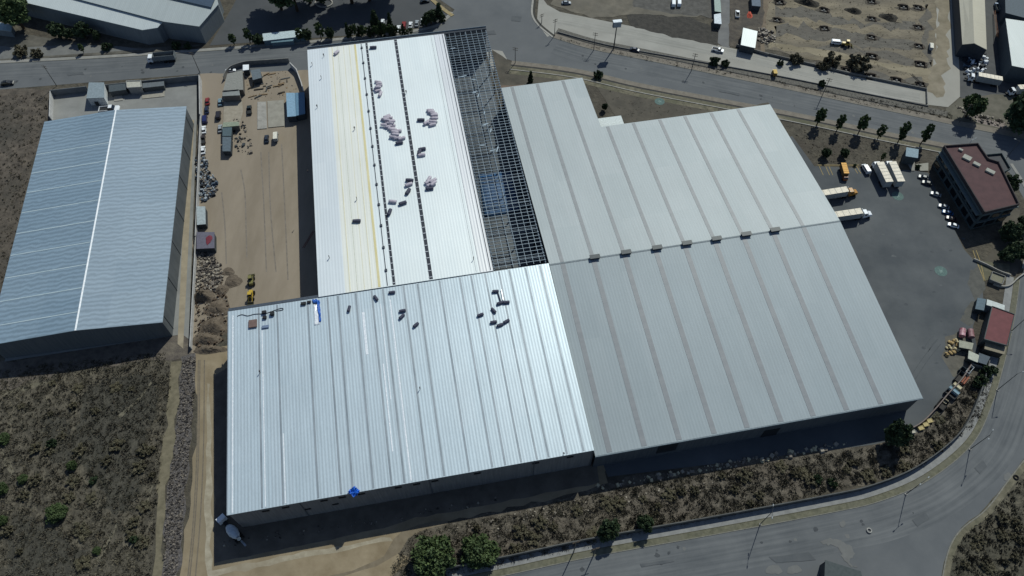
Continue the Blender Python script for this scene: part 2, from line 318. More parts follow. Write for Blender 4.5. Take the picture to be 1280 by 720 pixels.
for px in ([(965, 10), (1010, 12), (1060, 22), (1100, 26), (1145, 30), (1145, 36), (1100, 34), (1060, 32), (1010, 24), (966, 20)], [(968, 28), (1020, 34), (1080, 42), (1148, 54), (1150, 64), (1090, 58), (1040, 50), (968, 44)], [(1020, 55), (1080, 60), (1130, 70), (1150, 78), (1148, 86), (1100, 74), (1060, 66), (1022, 62)], [(1150, 4), (1160, 4), (1164, 40), (1160, 88), (1150, 90), (1153, 40)], [(1000, 76), (1050, 84), (1100, 92), (1140, 100), (1155, 94), (1156, 108), (1100, 98), (1050, 88)]):
    sheet("grey_soil_band", px, GB, rag=1.4)
sheet("haul_track", [(962, 52), (1000, 58), (1060, 68), (1120, 80), (1160, 86), (1168, 92), (1160, 96), (1120, 88), (1060, 75), (1000, 65), (960, 60)], mat("haul", (.19, .16, .105), (.28, .24, .165), scale=.2, stretch=(.3, 1, 1)), rag=.6)
sheet("lot_edge_strip", [(944, 64), (950, 20), (952, -20), (963, -20), (958, 20), (954, 66)], mat("edge_brown", (.13, .10, .068), (.19, .15, .105), scale=.3), rag=.5)
sheet("dark_slope", [(785, 18), (860, 20), (898, 38), (896, 56), (840, 46), (787, 32)], mat("slope_earth", (.03, .028, .024), (.055, .05, .042), scale=.4, bump=.3), rag=.4)
sheet("vacant_ground", [(700, -30), (890, -30), (895, 10), (870, 22), (800, 18), (740, 22), (720, 16), (690, 6)], mat("vacant", (.10, .09, .07), (.17, .15, .115), scale=.2, c3=(.12, .11, .09), bump=.1), rag=.4)
sheet("works_yard", [(800, -30), (895, -30), (895, 22), (870, 20), (830, 16), (790, 8)], mat("works", (.065, .062, .056), (.11, .105, .095), scale=.4, bump=.2), rag=.5)
sheet("service_lane", [(902, -20), (912, -20), (912, 60), (903, 58), (897, 54)], mat("lane", (.13, .13, .13), (.17, .17, .165), scale=.3))
sheet("storage_plot", [(912, -20), (955, -20), (950, 64), (912, 58)], mat("plot", (.055, .046, .038), (.11, .092, .07), scale=.4, c3=(.05, .045, .04), bump=.2), rag=.4)
sheet("lot_margin", [(1158, 113), (1170, 60), (1172, -20), (1184, -20), (1186, 60), (1180, 120), (1172, 124)], mat("margin", (.17, .145, .10), (.25, .215, .155), scale=.2), rag=.8)
sheet("right_depot_yard", [(1199, -20), (1300, -20), (1300, 118), (1240, 130), (1200, 122)], mat("depot", (.055, .058, .062), (.09, .092, .095), scale=.2, c3=(.08, .08, .075)))
sheet("corner_ground", [(1200, 124), (1240, 118), (1300, 122), (1300, 172), (1230, 160), (1186, 148), (1180, 136)], mat("corner", (.085, .08, .06), (.14, .128, .10), scale=.3, c3=(.1, .095, .07)), rag=.4)
sheet("pink_court", [(1214, 142), (1240, 150), (1258, 153), (1256, 162), (1222, 154)], mat("pink_gravel", (.17, .14, .125), (.26, .22, .20), scale=.8), rag=.4)
sheet("corner_scrub_soil", [(1184, 690), (1200, 660), (1234, 634), (1264, 596), (1300, 556), (1400, 560), (1400, 760), (1170, 760)], mat("corner_soil", (.045, .042, .03), (.125, .112, .08), scale=.4, c3=(.06, .056, .04), bump=.5, detail=9), rag=.15)
sheet("left_compound_slab", [(66, 118), (246, 98), (246, 150), (236, 424), (228, 418), (6, 452), (45, 300), (62, 160)], FLOORC)
sheet("beige_strip", [(236, 150), (243, 150), (236, 300), (229, 436), (222, 430), (228, 300)], mat("beige_slab", (.25, .21, .15), (.33, .28, .2), scale=.3))
sheet("warehouse_floor", [tuple(loc2w(x, y)[:2]) for x, y in ((-65, 76), (140, 76), (140, 200), (70, 200), (70, 230), (36.5, 230), (36.5, 262), (-36.5, 262), (-36.5, 137.5), (-65, 137.5))], mat("inner_floor", (.10, .112, .12), (.15, .162, .17), scale=.2, c3=(.05, .062, .072)), world=True)
sheet("front_garden", [(0, 40), (40, 44), (60, 48), (150, 60), (190, 60), (230, 56), (262, 56), (200, 64), (0, 76), (-60, 80), (-60, 40)], mat("garden_soil", (.085, .08, .068), (.14, .13, .108), scale=.3, c3=(.06, .058, .048)), rag=.2)
sheet("garden_path", [(-40, 52), (20, 60), (90, 56), (150, 58), (180, 62), (120, 66), (0, 74), (-60, 72)], mat("garden_paving", (.13, .13, .125), (.17, .17, .16), scale=.3))
# pale worn patches on asphalt
WORN = mat("worn_asphalt", (.13, .132, .128), (.17, .17, .162), scale=.5, lo=.3, hi=.8)
for k, (cx, cy, rx, ry) in enumerate([(967, 712, 10, 7), (992, 712, 9, 6), (1259, 596, 5, 5), (1053, 655, 4, 4)]):
    sheet("worn_patch", [(cx+rx*cos(a)*(1+.15*sin(3*a+k)), cy+ry*sin(a)*(1+.15*cos(2*a+k))) for a in [2*pi*i/18 for i in range(18)]], WORN, rag=.1)
sheet("worn_patch", smooth_line([(1024, 676), (1040, 673), (1056, 678), (1068, 690), (1062, 702), (1072, 710), (1060, 706), (1052, 694), (1046, 684), (1030, 681)]), WORN, rag=.2)
# yellow kerb line by the parking lot entrance and yellow bay lines in the yard
YEL = mat("yellow_paint", (.27, .205, .09), (.36, .275, .12), scale=1)
o = ribbon("painted_kerb", [(536, -4), (546, 5), (556, 13), (566, 20)], -.9, .9, .01, .25, mat("yellow_kerb", (.26, .205, .10), (.34, .27, .15), scale=.5)); struct(o)
o = ribbon("painted_line", [(1022, 206.5), (1074, 206.5)], -.14, .14, .03, .085, YEL, smooth=False); struct(o)
for a, b in (((1024, 208), (1029, 219)), ((1032, 208), (1037, 219)), ((1036, 208), (1041, 219)), ((1066, 207), (1072, 217)), ((1070, 207), (1076, 217))):
    struct(ribbon("bay_line", [a, b], -.12, .12, .03, .085, YEL, smooth=False))
for off in (0, 4):
    struct(ribbon("painted_line", [(1216+off, 313), (1222+off, 330), (1231, 352)], -.12, .12, .03, .085, YEL))
# green painted medallions on the ground
TEAL = mat("teal_paint", (.075, .125, .115), (.12, .18, .165), scale=2)
for cx, cy, r, lb in ((824.5, 127, 2.1, "upper"), (1176, 339, 2.2, ""), (1122, 245, 2.2, "")):
    c = P(cx, cy); ring = [(c.x+r*cos(a), c.y+r*sin(a)) for a in [2*pi*i/28 for i in range(28)]]
    sheet("painted_medallion", ring, TEAL, z=.090, world=True)
    sheet("painted_medallion", [(c.x+.5*cos(a)*r*(1 if i % 2 else .35), c.y+.5*sin(a)*r*(1 if i % 2 else .35)) for i, a in enumerate([2*pi*i/10 for i in range(10)])], mat("pale_mark", (.15, .22, .2), (.2, .28, .25)), z=.096, world=True)

# traffic-worn streaks: sheets that follow the road, their texture running along it
STZ = [.052]
def streak_sheet(name, px, d0, d1, seed, cols):
    m = bpy.data.materials.new(name); m.use_nodes = True; t = m.node_tree; N = t.nodes; L = t.links; b = N["Principled BSDF"]; b.inputs["Roughness"].default_value = .85; b.inputs["Specular IOR Level"].default_value = .25
    uv = N.new("ShaderNodeUVMap"); mp = N.new("ShaderNodeMapping"); mp.inputs["Scale"].default_value = (.035, 1.0, 1); mp.inputs["Location"].default_value = (seed, 0, 0); L.new(uv.outputs[0], mp.inputs[0])
    n1 = N.new("ShaderNodeTexNoise"); n1.inputs["Scale"].default_value = 1.1; n1.inputs["Detail"].default_value = 6; L.new(mp.outputs[0], n1.inputs["Vector"])
    g_ = N.new("ShaderNodeNewGeometry"); n2 = N.new("ShaderNodeTexNoise"); n2.inputs["Scale"].default_value = .09; n2.inputs["Detail"].default_value = 9; n2.inputs["Roughness"].default_value = .65; L.new(g_.outputs["Position"], n2.inputs["Vector"])
    ad = N.new("ShaderNodeMath"); ad.operation = 'ADD'; L.new(n1.outputs[0], ad.inputs[0]); L.new(n2.outputs[0], ad.inputs[1])
    r_ = N.new("ShaderNodeValToRGB"); r_.color_ramp.elements[0].position = .36; r_.color_ramp.elements[1].position = .66; r_.color_ramp.elements[0].color = (*cols[0], 1); r_.color_ramp.elements[1].color = (*cols[1], 1)
    h_ = N.new("ShaderNodeMath"); h_.operation = 'MULTIPLY'; h_.inputs[1].default_value = .5; L.new(ad.outputs[0], h_.inputs[0]); L.new(h_.outputs[0], r_.inputs[0]); L.new(r_.outputs[0], b.inputs["Base Color"])
    pts = smooth_line([(p[0], p[1]) for p in PP(px)], 8); A1, B1 = offset_line(pts, d0), offset_line(pts, d1); k = len(pts); STZ[0] += .002; z = STZ[0]
    me = bpy.data.meshes.new(name); me.from_pydata([(x, y, z) for x, y in A1]+[(x, y, z) for x, y in B1], [], [(i, i+1, k+i+1, k+i) for i in range(k-1)]); me.materials.append(m)
    u = me.uv_layers.new(); acc = [0]
    for a, c in zip(pts, pts[1:]): acc.append(acc[-1]+hypot(c[0]-a[0], c[1]-a[1]))
    for lp in me.loops: v = lp.vertex_index; u.data[lp.index].uv = (acc[v % k], 0 if v < k else abs(d1-d0))
    bm = bmesh.new(); bm.from_mesh(me); [f.normal_flip() for f in bm.faces if f.normal.z < 0]; bm.to_mesh(me); bm.free()
    o = link(bpy.data.objects.new(name, me)); o["kind"] = 'structure'
REP = mat("repair_asphalt", (.075, .082, .088), (.108, .114, .118), scale=.25, c3=(.09, .097, .102))
for px in ([(640, 20), (652, 21), (651, 27), (639, 26)], [(600, 40), (618, 38), (620, 43), (603, 45)], [(84, 92), (104, 90), (105, 93), (85, 95)], [(1020, 700), (1010, 690), (960, 697), (970, 704)], [(1140, 650), (1156, 640), (1162, 648), (1146, 658)], [(1218, 585), (1228, 575), (1234, 583), (1224, 592)], [(800, 705), (840, 699), (842, 703), (802, 709)], [(900, 112), (925, 117), (924, 120), (899, 115)]):
    sheet("repair_patch", px, REP, rag=.1)
for i in range(46):
    t_ = R.random(); k_ = i % 3
    bx, by = ((700+480*t_, 714-60*t_-30*max(0, t_-.6)+R.uniform(-12, 8)), (20+300*t_, 96-14*t_+R.uniform(-7, 7)), (720+440*t_, 72+94*t_+R.uniform(-4, 4)))[k_]
    c = P(bx, by); rr_ = R.uniform(.25, .8); sheet("road_stain", [(c.x+rr_*cos(a)*R.uniform(.6, 1.3), c.y+rr_*sin(a)*R.uniform(.6, 1.3)) for a in [2*pi*j/9 for j in range(9)]], mat("oil", (.05, .055, .06), (.075, .08, .085), scale=1) if i % 4 else WORN, world=True, z=.068)
AC = ((.084, .091, .097), (.152, .158, .16))
streak_sheet("road_wear", [(520, 742), (640, 718), (740, 696.5), (900, 667.5), (1040, 641), (1100, 627), (1160, 601), (1215, 556), (1240, 506), (1255, 456), (1268, 400), (1275, 350)], -11, -.1, 3, AC)
streak_sheet("road_wear", [(-90, 84), (0, 79.5), (160, 71), (320, 59.5), (470, 46.5)], -10.5, -.1, 9, AC)
streak_sheet("road_wear", [(700, 50), (740, 62), (800, 74), (960, 107), (1120, 141), (1200, 158), (1260, 170)], -10, -.1, 15, AC)
streak_sheet("road_wear", [(700, 17), (760, 28), (880, 53), (960, 70), (1060, 94), (1150, 112)], -7.5, -1, 25, ((.24, .235, .21), (.35, .34, .305)))
TYR = mat('tyre_trace', (.058, .066, .072), (.088, .095, .10), scale=.8, lo=.3, hi=.7); STN = mat("yard_stain", (.056, .063, .069), (.074, .081, .087), scale=.5); STP = mat("yard_scuff", (.085, .093, .097), (.115, .122, .124), scale=.5)
for i in range(70):
    px, py = R.uniform(1060, 1215), R.uniform(240, 490)
    if px < 1035+(py-200)*.43+14: continue
    c = P(px, py); rr_ = R.uniform(.2, .9); e_ = R.uniform(.3, 1); sheet("yard_stain", [(c.x+rr_*cos(a)*R.uniform(.6, 1.3), c.y+rr_*e_*sin(a)*R.uniform(.6, 1.3)) for a in [2*pi*j/9 for j in range(9)]], STN if i % 3 else STP, world=True, z=.072)
for pts_ in ([(1140, 480), (1160, 450), (1176, 430)], [(1160, 440), (1166, 430), (1172, 424)]):
    struct(ribbon("tyre_mark", pts_, -.09, .09, .03, .077, TYR)); struct(ribbon("tyre_mark", pts_, 1.5, 1.66, .03, .077, TYR))
# kerbs, pavements
TOPK = [(-90, 84), (0, 79.5), (160, 71), (320, 59.5), (470, 46.5), (540, 36), (560, 24), (567, 16)]
struct(ribbon("kerb", TOPK, 0, .25, 0, .16, KERB))
struct(ribbon("pavement", TOPK, .25, 1.9, 0, .14, PAVE))
NK = [(665, 0), (664, 18), (672, 32), (690, 47)]
struct(ribbon("kerb", NK, 0, .9, 0, .16, CONC)); struct(ribbon("planted_verge", NK, .9, 1.9, 0, .2, mat("dark_bed", (.03, .03, .026), (.05, .048, .04))))
NK = [(690, 47), (740, 62), (800, 74), (960, 107), (1120, 141), (1200, 158), (1300, 178)]
struct(ribbon("kerb", NK, 0, .25, 0, .16, KERB)); struct(ribbon("pavement", NK, .25, 3.1, 0, .14, mat("dusty_pavement", (.155, .135, .11), (.21, .185, .15), scale=.4)))
struct(ribbon("drainage_channel", NK[:5], 3.1, 3.9, -.2, .05, mat("channel", (.03, .03, .03), (.05, .05, .048))))
struct(ribbon("verge", NK[:5]+[(1185, 154)], 3.9, 7.2, 0, .1, mat("stony_verge", (.075, .072, .062), (.15, .14, .12), scale=1.2, bump=.2)))
SK = [(640, 76), (720, 86), (800, 104), (900, 123), (1000, 142), (1100, 163), (1196, 182)]
struct(ribbon("kerb", SK, -.25, 0, 0, .16, KERB)); struct(ribbon("pavement", SK, -2.6, -.25, 0, .14, mat("dusty_pavement")))
struct(ribbon("drainage_channel", SK, -3.5, -2.7, -.2, .06, mat("channel"))); struct(ribbon("verge", SK, -5.6, -3.5, 0, .10, VERGE))
struct(ribbon("kerb", SK, -6.0, -5.6, 0, .25, CONC))
struct(ribbon("lawn_strip", SK[:4], -8.5, -6.0, 0, .06, VERGE))
BK = [(560, 734), (640, 718), (740, 696.5), (900, 667.5), (1040, 641), (1100, 627), (1160, 601), (1215, 556), (1240, 506), (1255, 456), (1268, 400), (1275, 350)]
struct(ribbon("kerb", BK, 0, .22, 0, .16, KERB)); struct(ribbon("grass_verge", BK, .22, 1.9, 0, .13, mat("yellow_verge", (.085, .084, .055), (.155, .147, .10), scale=.7, c3=(.13, .125, .095))))
struct(ribbon("kerb", BK, 1.9, 2.05, 0, .18, mat("dark_kerb", (.07, .065, .04), (.1, .09, .06))))
struct(ribbon("pavement", BK, 2.05, 4.5, 0, .14, mat("grey_pavement", (.19, .19, .185), (.25, .25, .24), scale=.6)))
tag(ribbon("retaining_wall", BK[:9]+[(1252, 462)], 4.6, 4.9, 0, 2.1, mat("dark_wall", (.07, .072, .07), (.11, .112, .105), scale=.6)), "long low concrete wall curving between the dry scrub and the lower road", "wall")
RK = [(1262, 597), (1232, 636), (1200, 662), (1184, 690), (1174, 740)]
struct(ribbon("kerb", [(1300, 548)]+RK, 0, .35, 0, .18, KERB)); struct(ribbon("verge", [(1300, 548)]+RK, .35, 1.9, 0, .1, VERGE))
struct(ribbon("kerb", [(1262, 205), (1280, 235), (1287, 262), (1285, 300), (1277, 335)], 0, 1.2, 0, .15, PAVE))
# wall south of the dirt lot along the concrete road
tag(ribbon("boundary_wall", [(955, 68), (1060, 93), (1157, 113), (1157.5, 131)], 0, .3, 0, 1.1, CONC_D, smooth=False), "low concrete wall between the excavated lot and the concrete road", "wall")
tag(ribbon("boundary_wall", [(697, 40.5), (760, 57), (860, 75), (960, 93), (1080, 117), (1160, 133)], -.25, 0, 0, .6, CONC_D), "knee-high dark wall along the near side of the concrete road", "wall")
tag(ribbon("boundary_wall", [(920, 58), (960, 70)], -.1, .2, 0, 1.3, CONC_D, smooth=False), "short wall beside the white-roofed shed on the concrete road", "wall")

# ------------------------------------------------------------------ the two big warehouses (local frame turned by GA)
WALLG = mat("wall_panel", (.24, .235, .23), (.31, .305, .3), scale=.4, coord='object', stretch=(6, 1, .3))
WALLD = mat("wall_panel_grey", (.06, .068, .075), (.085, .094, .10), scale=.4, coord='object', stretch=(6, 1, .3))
GUT = plain("gutter", 70, 78, 88, rough=.5)
def slope_roof(mb, x0, x1, y0, z0, y1, z1, t=.25, n=1):
    vs = [(x0, y0, z0), (x1, y0, z0), (x1, y1, z1), (x0, y1, z1), (x0, y0, z0-t), (x1, y0, z0-t), (x1, y1, z1-t), (x0, y1, z1-t)]
    mb.add(vs, [(0,1,2,3),(7,6,5,4),(0,4,5,1),(1,5,6,2),(2,6,7,3),(3,7,4,0)])
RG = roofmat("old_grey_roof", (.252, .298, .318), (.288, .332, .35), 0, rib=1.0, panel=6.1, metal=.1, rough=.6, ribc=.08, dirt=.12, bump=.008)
RB = roofmat("new_metal_roof", (.56, .66, .71), (.61, .70, .745), 0, rib=.95, panel=6, metal=.3, rough=.42, ribc=.21, bump=.009, dirt=.25)
RA = roofmat("white_metal_roof", (.72, .78, .78), (.77, .82, .81), 0, rib=1.0, panel=4.0, metal=.10, rough=.42, ribc=.06, dirt=.08)
SKYL = mat("skylight_sheet", (.19, .205, .218), (.225, .238, .248), scale=.25, rough=.5, coord='object', stretch=(.3, 2, 1), spec=.4)
G0 = thing("grey_warehouse", "large old grey warehouse with ribbed gable roof crossed by darker skylight bands", "warehouse", (0,0,0), GA)
def zD(y): return 10.5+(y-73.2)*(16-10.5)/(138.6-73.2)
def zC(y): return 16-(y-138.6)*4/63.0
X0, X1 = 38.15, 141.1
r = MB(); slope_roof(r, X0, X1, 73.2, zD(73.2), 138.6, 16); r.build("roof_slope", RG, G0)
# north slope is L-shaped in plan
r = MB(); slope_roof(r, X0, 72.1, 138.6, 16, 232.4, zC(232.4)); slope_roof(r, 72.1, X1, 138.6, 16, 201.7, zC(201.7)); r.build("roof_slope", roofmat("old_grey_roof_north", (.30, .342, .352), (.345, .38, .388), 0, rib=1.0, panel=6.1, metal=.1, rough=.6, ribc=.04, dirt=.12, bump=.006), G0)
wl = MB()
wl.box(X0+.3, X1-.3, 73.6, 73.9, 0, 10.1); wl.box(X1-.6, X1-.3, 73.9, 201.3, 0, 10.1)
wl.add([(X1-.6, 73.9, 10.1), (X1-.3, 73.9, 10.1), (X1-.3, 201.3, 10.1), (X1-.6, 201.3, 10.1), (X1-.6, 138.6, 15.7), (X1-.3, 138.6, 15.7)], [(0,1,5,4), (1,2,5), (2,3,4,5), (3,0,4), (0,3,2,1)])
wl.box(72.4, X1-.6, 201.0, 201.3, 0, 11.6); wl.box(71.5, 71.8, 201.3, 232, 0, 9.7); wl.box(X0+.3, 71.8, 231.7, 232, 0, 9.7)
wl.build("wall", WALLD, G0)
for x in (43.3, 54.0, 64.9, 75.9, 86.4, 97.2, 107.6, 118.5, 129.8):
    k = (220-13)/208
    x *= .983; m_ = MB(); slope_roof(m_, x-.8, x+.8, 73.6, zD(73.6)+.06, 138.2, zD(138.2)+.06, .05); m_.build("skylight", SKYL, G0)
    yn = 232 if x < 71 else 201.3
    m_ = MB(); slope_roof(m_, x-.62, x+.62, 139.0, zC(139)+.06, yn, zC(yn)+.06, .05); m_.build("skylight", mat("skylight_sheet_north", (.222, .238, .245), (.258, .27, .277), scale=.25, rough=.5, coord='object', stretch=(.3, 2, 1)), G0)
VENTM = plain("vent_metal", 58, 66, 70, rough=.5)
for x in (53.6, 64.4, 75.2, 85.7, 96.2, 106.8, 117.2):
    v = MB(); v.box(x-1.6, x+1.6, 138.0, 139.2, 15.95, 16.9, tx=.1, ty=.15); v.box(x-1.75, x+1.75, 137.8, 139.4, 16.9, 17.02); v.build("ridge_vent", VENTM, G0)
c = MB(); c.add([(X0, 138.25, 16.02), (X1, 138.25, 16.02), (X1, 138.6, 16.1), (X0, 138.6, 16.1), (X0, 138.95, 16.02), (X1, 138.95, 16.02)], [(0,1,2,3), (3,2,5,4), (0,4,5,1)]); c.build("ridge_cap", plain("cap_metal", 120, 128, 132, metal=.3), G0)
m_ = MB(); m_.box(X0, X1+.1, 72.95, 73.19, 9.9, 10.42); m_.build("gutter", plain("light_gutter", 128, 140, 146), G0)
d = MB(); d.box(58, 64, 73.42, 73.59, 2.5, 9.2); d.build("loading_door", plain("door_dark", 30, 34, 38), G0)
d = MB(); d.box(92, 97, 73.42, 73.59, 0, 5.2); d.build("loading_door", plain("door_dark", 30, 34, 38), G0)
for y in (146, 156, 166, 176):
    d = MB(); d.box(X1-.3, X1-.18, y, y+4, .2, 4.5); d.build("dock_door", plain("dock", 150, 152, 150), G0)
# small white canopy in the notch
an = thing("annex_roof", "small pale flat-roofed annex tucked in the notch of the grey warehouse roof", "annex", (0,0,0), GA)
m_ = MB(); m_.box(72.6, 82.6, 201.9, 209.6, 8.3, 8.65); m_.build("roof", plain("annex_white", 190, 198, 196, rough=.5), an)
m_ = MB(); m_.box(72.9, 82.3, 202.0, 209.3, 0, 8.25); m_.build("wall", WALLG, an)

W0 = thing("new_warehouse", "large new warehouse with bright white metal roofs, part of it still open steel frame", "warehouse", (0,0,0), GA)
BX0, BX1, BY0, BY1 = -66.3, 37.8, 74.1, 138.8
AX0, AX1, AY1 = -37.8, 37.3, 264.3
def zB(y): return 13+(y-BY0)*4/(BY1-BY0)
def zA(y): return 17.35-(y-BY1)*2/(AY1-BY1)
OX = 19.2                                          # where the finished sheeting stops and the bare frame starts
r = MB(); slope_roof(r, BX0, BX1, BY0, zB(BY0), BY1-.15, zB(BY1)); r.build("roof_slope", RB, W0)
r = MB(); slope_roof(r, AX0, -29.2, BY1, zA(BY1), AY1-.8, zA(AY1-.8)); r.build("roof_slope", roofmat("blueish_white_roof", (.66, .71, .73), (.74, .78, .79), 0, rib=1.0, panel=3, metal=.15, rough=.4, ribc=.10, dirt=.08), W0)
r = MB(); slope_roof(r, -29.2, -17.6, BY1, zA(BY1), AY1-.8, zA(AY1-.8)); r.build("roof_slope", roofmat("cream_roof", (.76, .765, .68), (.80, .80, .74), 0, rib=1.0, panel=2.4, metal=.1, rough=.42, ribc=.06, dirt=.08), W0)
r = MB(); slope_roof(r, -17.6, OX-4.5, BY1, zA(BY1), AY1-.8, zA(AY1-.8)); r.build("roof_slope", RA, W0)
r = MB(); slope_roof(r, OX-4.5, OX, BY1, zA(BY1), AY1-.8, zA(AY1-.8)); r.build("roof_slope", roofmat("bare_bright_roof", (.82, .83, .81), (.86, .86, .85), 0, rib=1.0, panel=2.0, metal=.35, rough=.3, ribc=.05, dirt=.05), W0)
def roofline(name, x, wd, m, y0=BY1+.3, y1=AY1-1, zf=zA, lift=.05):
    q = MB(); slope_roof(q, x-wd/2, x+wd/2, y0, zf(y0)+lift, y1, zf(y1)+lift, .04); return q.build(name, m, W0)
YLINE = mat("yellow_tape", (.62, .54, .27), (.70, .63, .38), scale=.4, coord='object', stretch=(1, .3, 1))
YLINE2 = mat("faint_tape", (.66, .62, .44), (.72, .69, .55), scale=.4, coord='object', stretch=(1, .3, 1))
roofline("joint_strip", -18.2, .75, YLINE); roofline("joint_strip", -20.6, .25, YLINE2); roofline("joint_strip", -23.0, .16, YLINE2); roofline("joint_strip", -25.3, .16, plain("seam_line", 190, 192, 176)); roofline("joint_strip", -27.6, .35, YLINE2)
SEAM = plain("seam_dark", 60, 66, 76, rough=.6)
roofline("skylight_gap", -1.3, 1.15, plain("gap_dark", 46, 50, 60)); roofline("skylight_gap", -13.4, .85, plain("gap_dark", 46, 50, 60)); roofline("joint_strip", -15.6, .3, SEAM)
# ladder-like ties across the dark gaps
for x, wd in ((-1.3, 1.35), (-13.4, 1.0)):
    y = BY1+1
    while y < AY1-2: q = MB(); q.box(x-wd/2, x+wd/2, y, y+.22, zA(y)+.06, zA(y)+.14); q.build("tie_strap", plain("strap", 190, 194, 198), W0); y += 2.65
y = BY1+6
while y < AY1-4: q = MB(); q.box(-15.9, -15.1, y, y+.9, zA(y)+.05, zA(y)+.4); q.build("clamp", SEAM, W0); y += 9.6
for x in (13.6, 14.9, 17.0): roofline("joint_strip", x, .1, plain("thin_seam", 130, 136, 142))
roofline("edge_beam", OX-.8, .28, SEAM)
# B: darker overlaps and bright unweathered sheets
for x in (-57.7, -51.8, -42.0, -35.6, -32.2, -26.4, -21.2, -17.5, -10.7, -6.0, 1.3, 8.1, 11.9, 16.6, 21.3, 24.8, 30.3, 35.3):
    q = MB(); x *= .985; slope_roof(q, x-.28, x+.28, BY0+.3, zB(BY0+.3)+.05, BY1-.5, zB(BY1-.5)+.05, .04); q.build("overlap_strip", mat("overlap", (.25, .29, .32), (.35, .39, .42), scale=.3, metal=.3, rough=.45, coord='object', stretch=(1, .4, 1)), W0)
BR = plain("bright_sheet", 238, 244, 250, rough=.35, metal=.2)
for x, y0, y1, wd in ((-64.9, 74.5, 137, .35), (-55.9, 74.5, 130, .3), (-50.4, 74.5, 95, .3), (-19.6, 84, 112, .35), (-24.2, 116, 131, .8), (-15.3, 74.6, 134, .4), (-18.5, 100, 133, .25)):
    q = MB(); slope_roof(q, x-wd/2, x+wd/2, y0, zB(y0)+.06, y1, zB(y1)+.06, .04); q.build("bright_strip", BR, W0)
# parapet gutters along the unfinished north edges
m_ = MB(); m_.box(BX0, AX0-.1, BY1+.05, BY1+1.1, 15.6, 16.9); m_.build("gutter", GUT, W0)
m_ = MB(); m_.box(AX0, AX1, AY1-.75, AY1+.6, 14.0, zA(AY1)-.1); m_.build("gutter", plain("dark_gutter", 44, 52, 62), W0)
m_ = MB(); m_.box(AX0, AX1, AY1+.6, AY1+.75, 14.0, zA(AY1)+.35); m_.build("parapet", plain("pale_trim", 120, 132, 140), W0)
m_ = MB(); m_.box(BX0-.15, BX0, BY0, BY1, 12.2, 12.6); m_.add([(BX0-.2, BY0, 12.5), (BX0-.01, BY0, 12.5), (BX0-.01, BY1, 16.5), (BX0-.2, BY1, 16.5), (BX0-.2, BY0, 13.05), (BX0-.01, BY0, 13.05), (BX0-.01, BY1, 17.05), (BX0-.2, BY1, 17.05)], [(0,1,2,3),(4,5,6,7),(0,1,5,4),(1,2,6,5),(2,3,7,6),(3,0,4,7)]); m_.build("roof_trim", plain("trim_grey", 120, 130, 140), W0)
wl = MB()
def gwall(x, t, y0, y1, z0, z1): wl.add([(x, y0, 0), (x+t, y0, 0), (x+t, y1, 0), (x, y1, 0), (x, y0, z0), (x+t, y0, z0), (x+t, y1, z1), (x, y1, z1)], [(3,2,1,0),(4,5,6,7),(0,1,5,4),(1,2,6,5),(2,3,7,6),(3,0,4,7)])
wl.box(BX0+.3, BX1-.1, BY0+.25, BY0+.5, 0, 12.6)
gwall(BX0+.3, .25, BY0+.5, BY1-.2, 12.6, 16.6); wl.box(BX0+.3, AX0, BY1-.45, BY1-.2, 0, 16.5)
gwall(AX0+.3, .25, BY1, AY1-.8, 17.0, 15.0); wl.box(AX0+.3, AX1-.3, AY1-.8, AY1-.78+.02, 0, 14.9)
gwall(BX1-.35, .25, BY0+.5, BY1-.3, 12.7, 16.6)
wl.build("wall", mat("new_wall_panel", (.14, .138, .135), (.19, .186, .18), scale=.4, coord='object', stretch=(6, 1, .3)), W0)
WIN = plain("louvre_dark", 20, 22, 26)
for px, py in ((332, 644), (357, 639), (405, 630), (428, 626), (452, 621), (498, 612), (521, 608), (544, 604), (597, 594), (670, 580), (713, 572)):
    p = P(px, py, 10.6); lx = p.x*cos(GA)+p.y*sin(GA)
    q = MB(); q.box(lx-1.0, lx+1.0, BY0+.12, BY0+.24, 9.9, 10.9); q.build("window", WIN, W0)
for px in (385, 420):
    p = P(px, 645 if px == 385 else 642, 6); lx = p.x*cos(GA)+p.y*sin(GA); q = MB(); q.box(lx-.9, lx+.9, BY0+.12, BY0+.24, 5.4, 6.3); q.build("window", WIN, W0)
for lx in (-47, -10.5, 20):
    q = MB(); q.box(lx, lx+.25, BY0+.1, BY0+.245, 0, 12.5); q.build("downpipe", plain("pipe_grey", 80, 84, 88), W0)
q = MB(); q.box(BX1-.25, BX1+.05, BY0+.02, BY0+.22, 0, 12.6); q.build("corner_trim", plain("pipe_grey", 80, 84, 88), W0)
# bare steel frame: purlins, rods, trusses, columns
PUR = plain("purlin_steel", 136, 150, 160, rough=.5, metal=.3)
npur = 80; first = None
for i in range(npur):
    y = BY1+1.2+i*(AY1-BY1-3)/npur
    if first is None:
        q = MB(); q.box(OX+.1, AX1-.1, -.055, .055, -.25, 0); first = q.build("purlin", PUR, W0); o = first
    else: o = first.copy(); link(o, W0)
    o.location = (0, y, zA(y)-.05); o.rotation_euler = (0, radians(R.uniform(-.1, .1)), radians(R.uniform(-.25, .25)))
for x in (21.3, 23.7, 26.0, 28.3, 30.6, 32.9, 35.1):
    q = MB(); slope_roof(q, x-.05, x+.05, BY1+.3, zA(BY1)-.02, AY1-1, zA(AY1-1)-.02, .08); q.build("sag_rod", PUR, W0)
for x in (OX+.5, 28.1, AX1-.35):
    q = MB(); slope_roof(q, x-.16, x+.16, BY1+.3, zA(BY1)-.4, AY1-1, zA(AY1-1)-.4, .5); q.build("rafter", plain("rafter_grey", 96, 108, 118), W0)
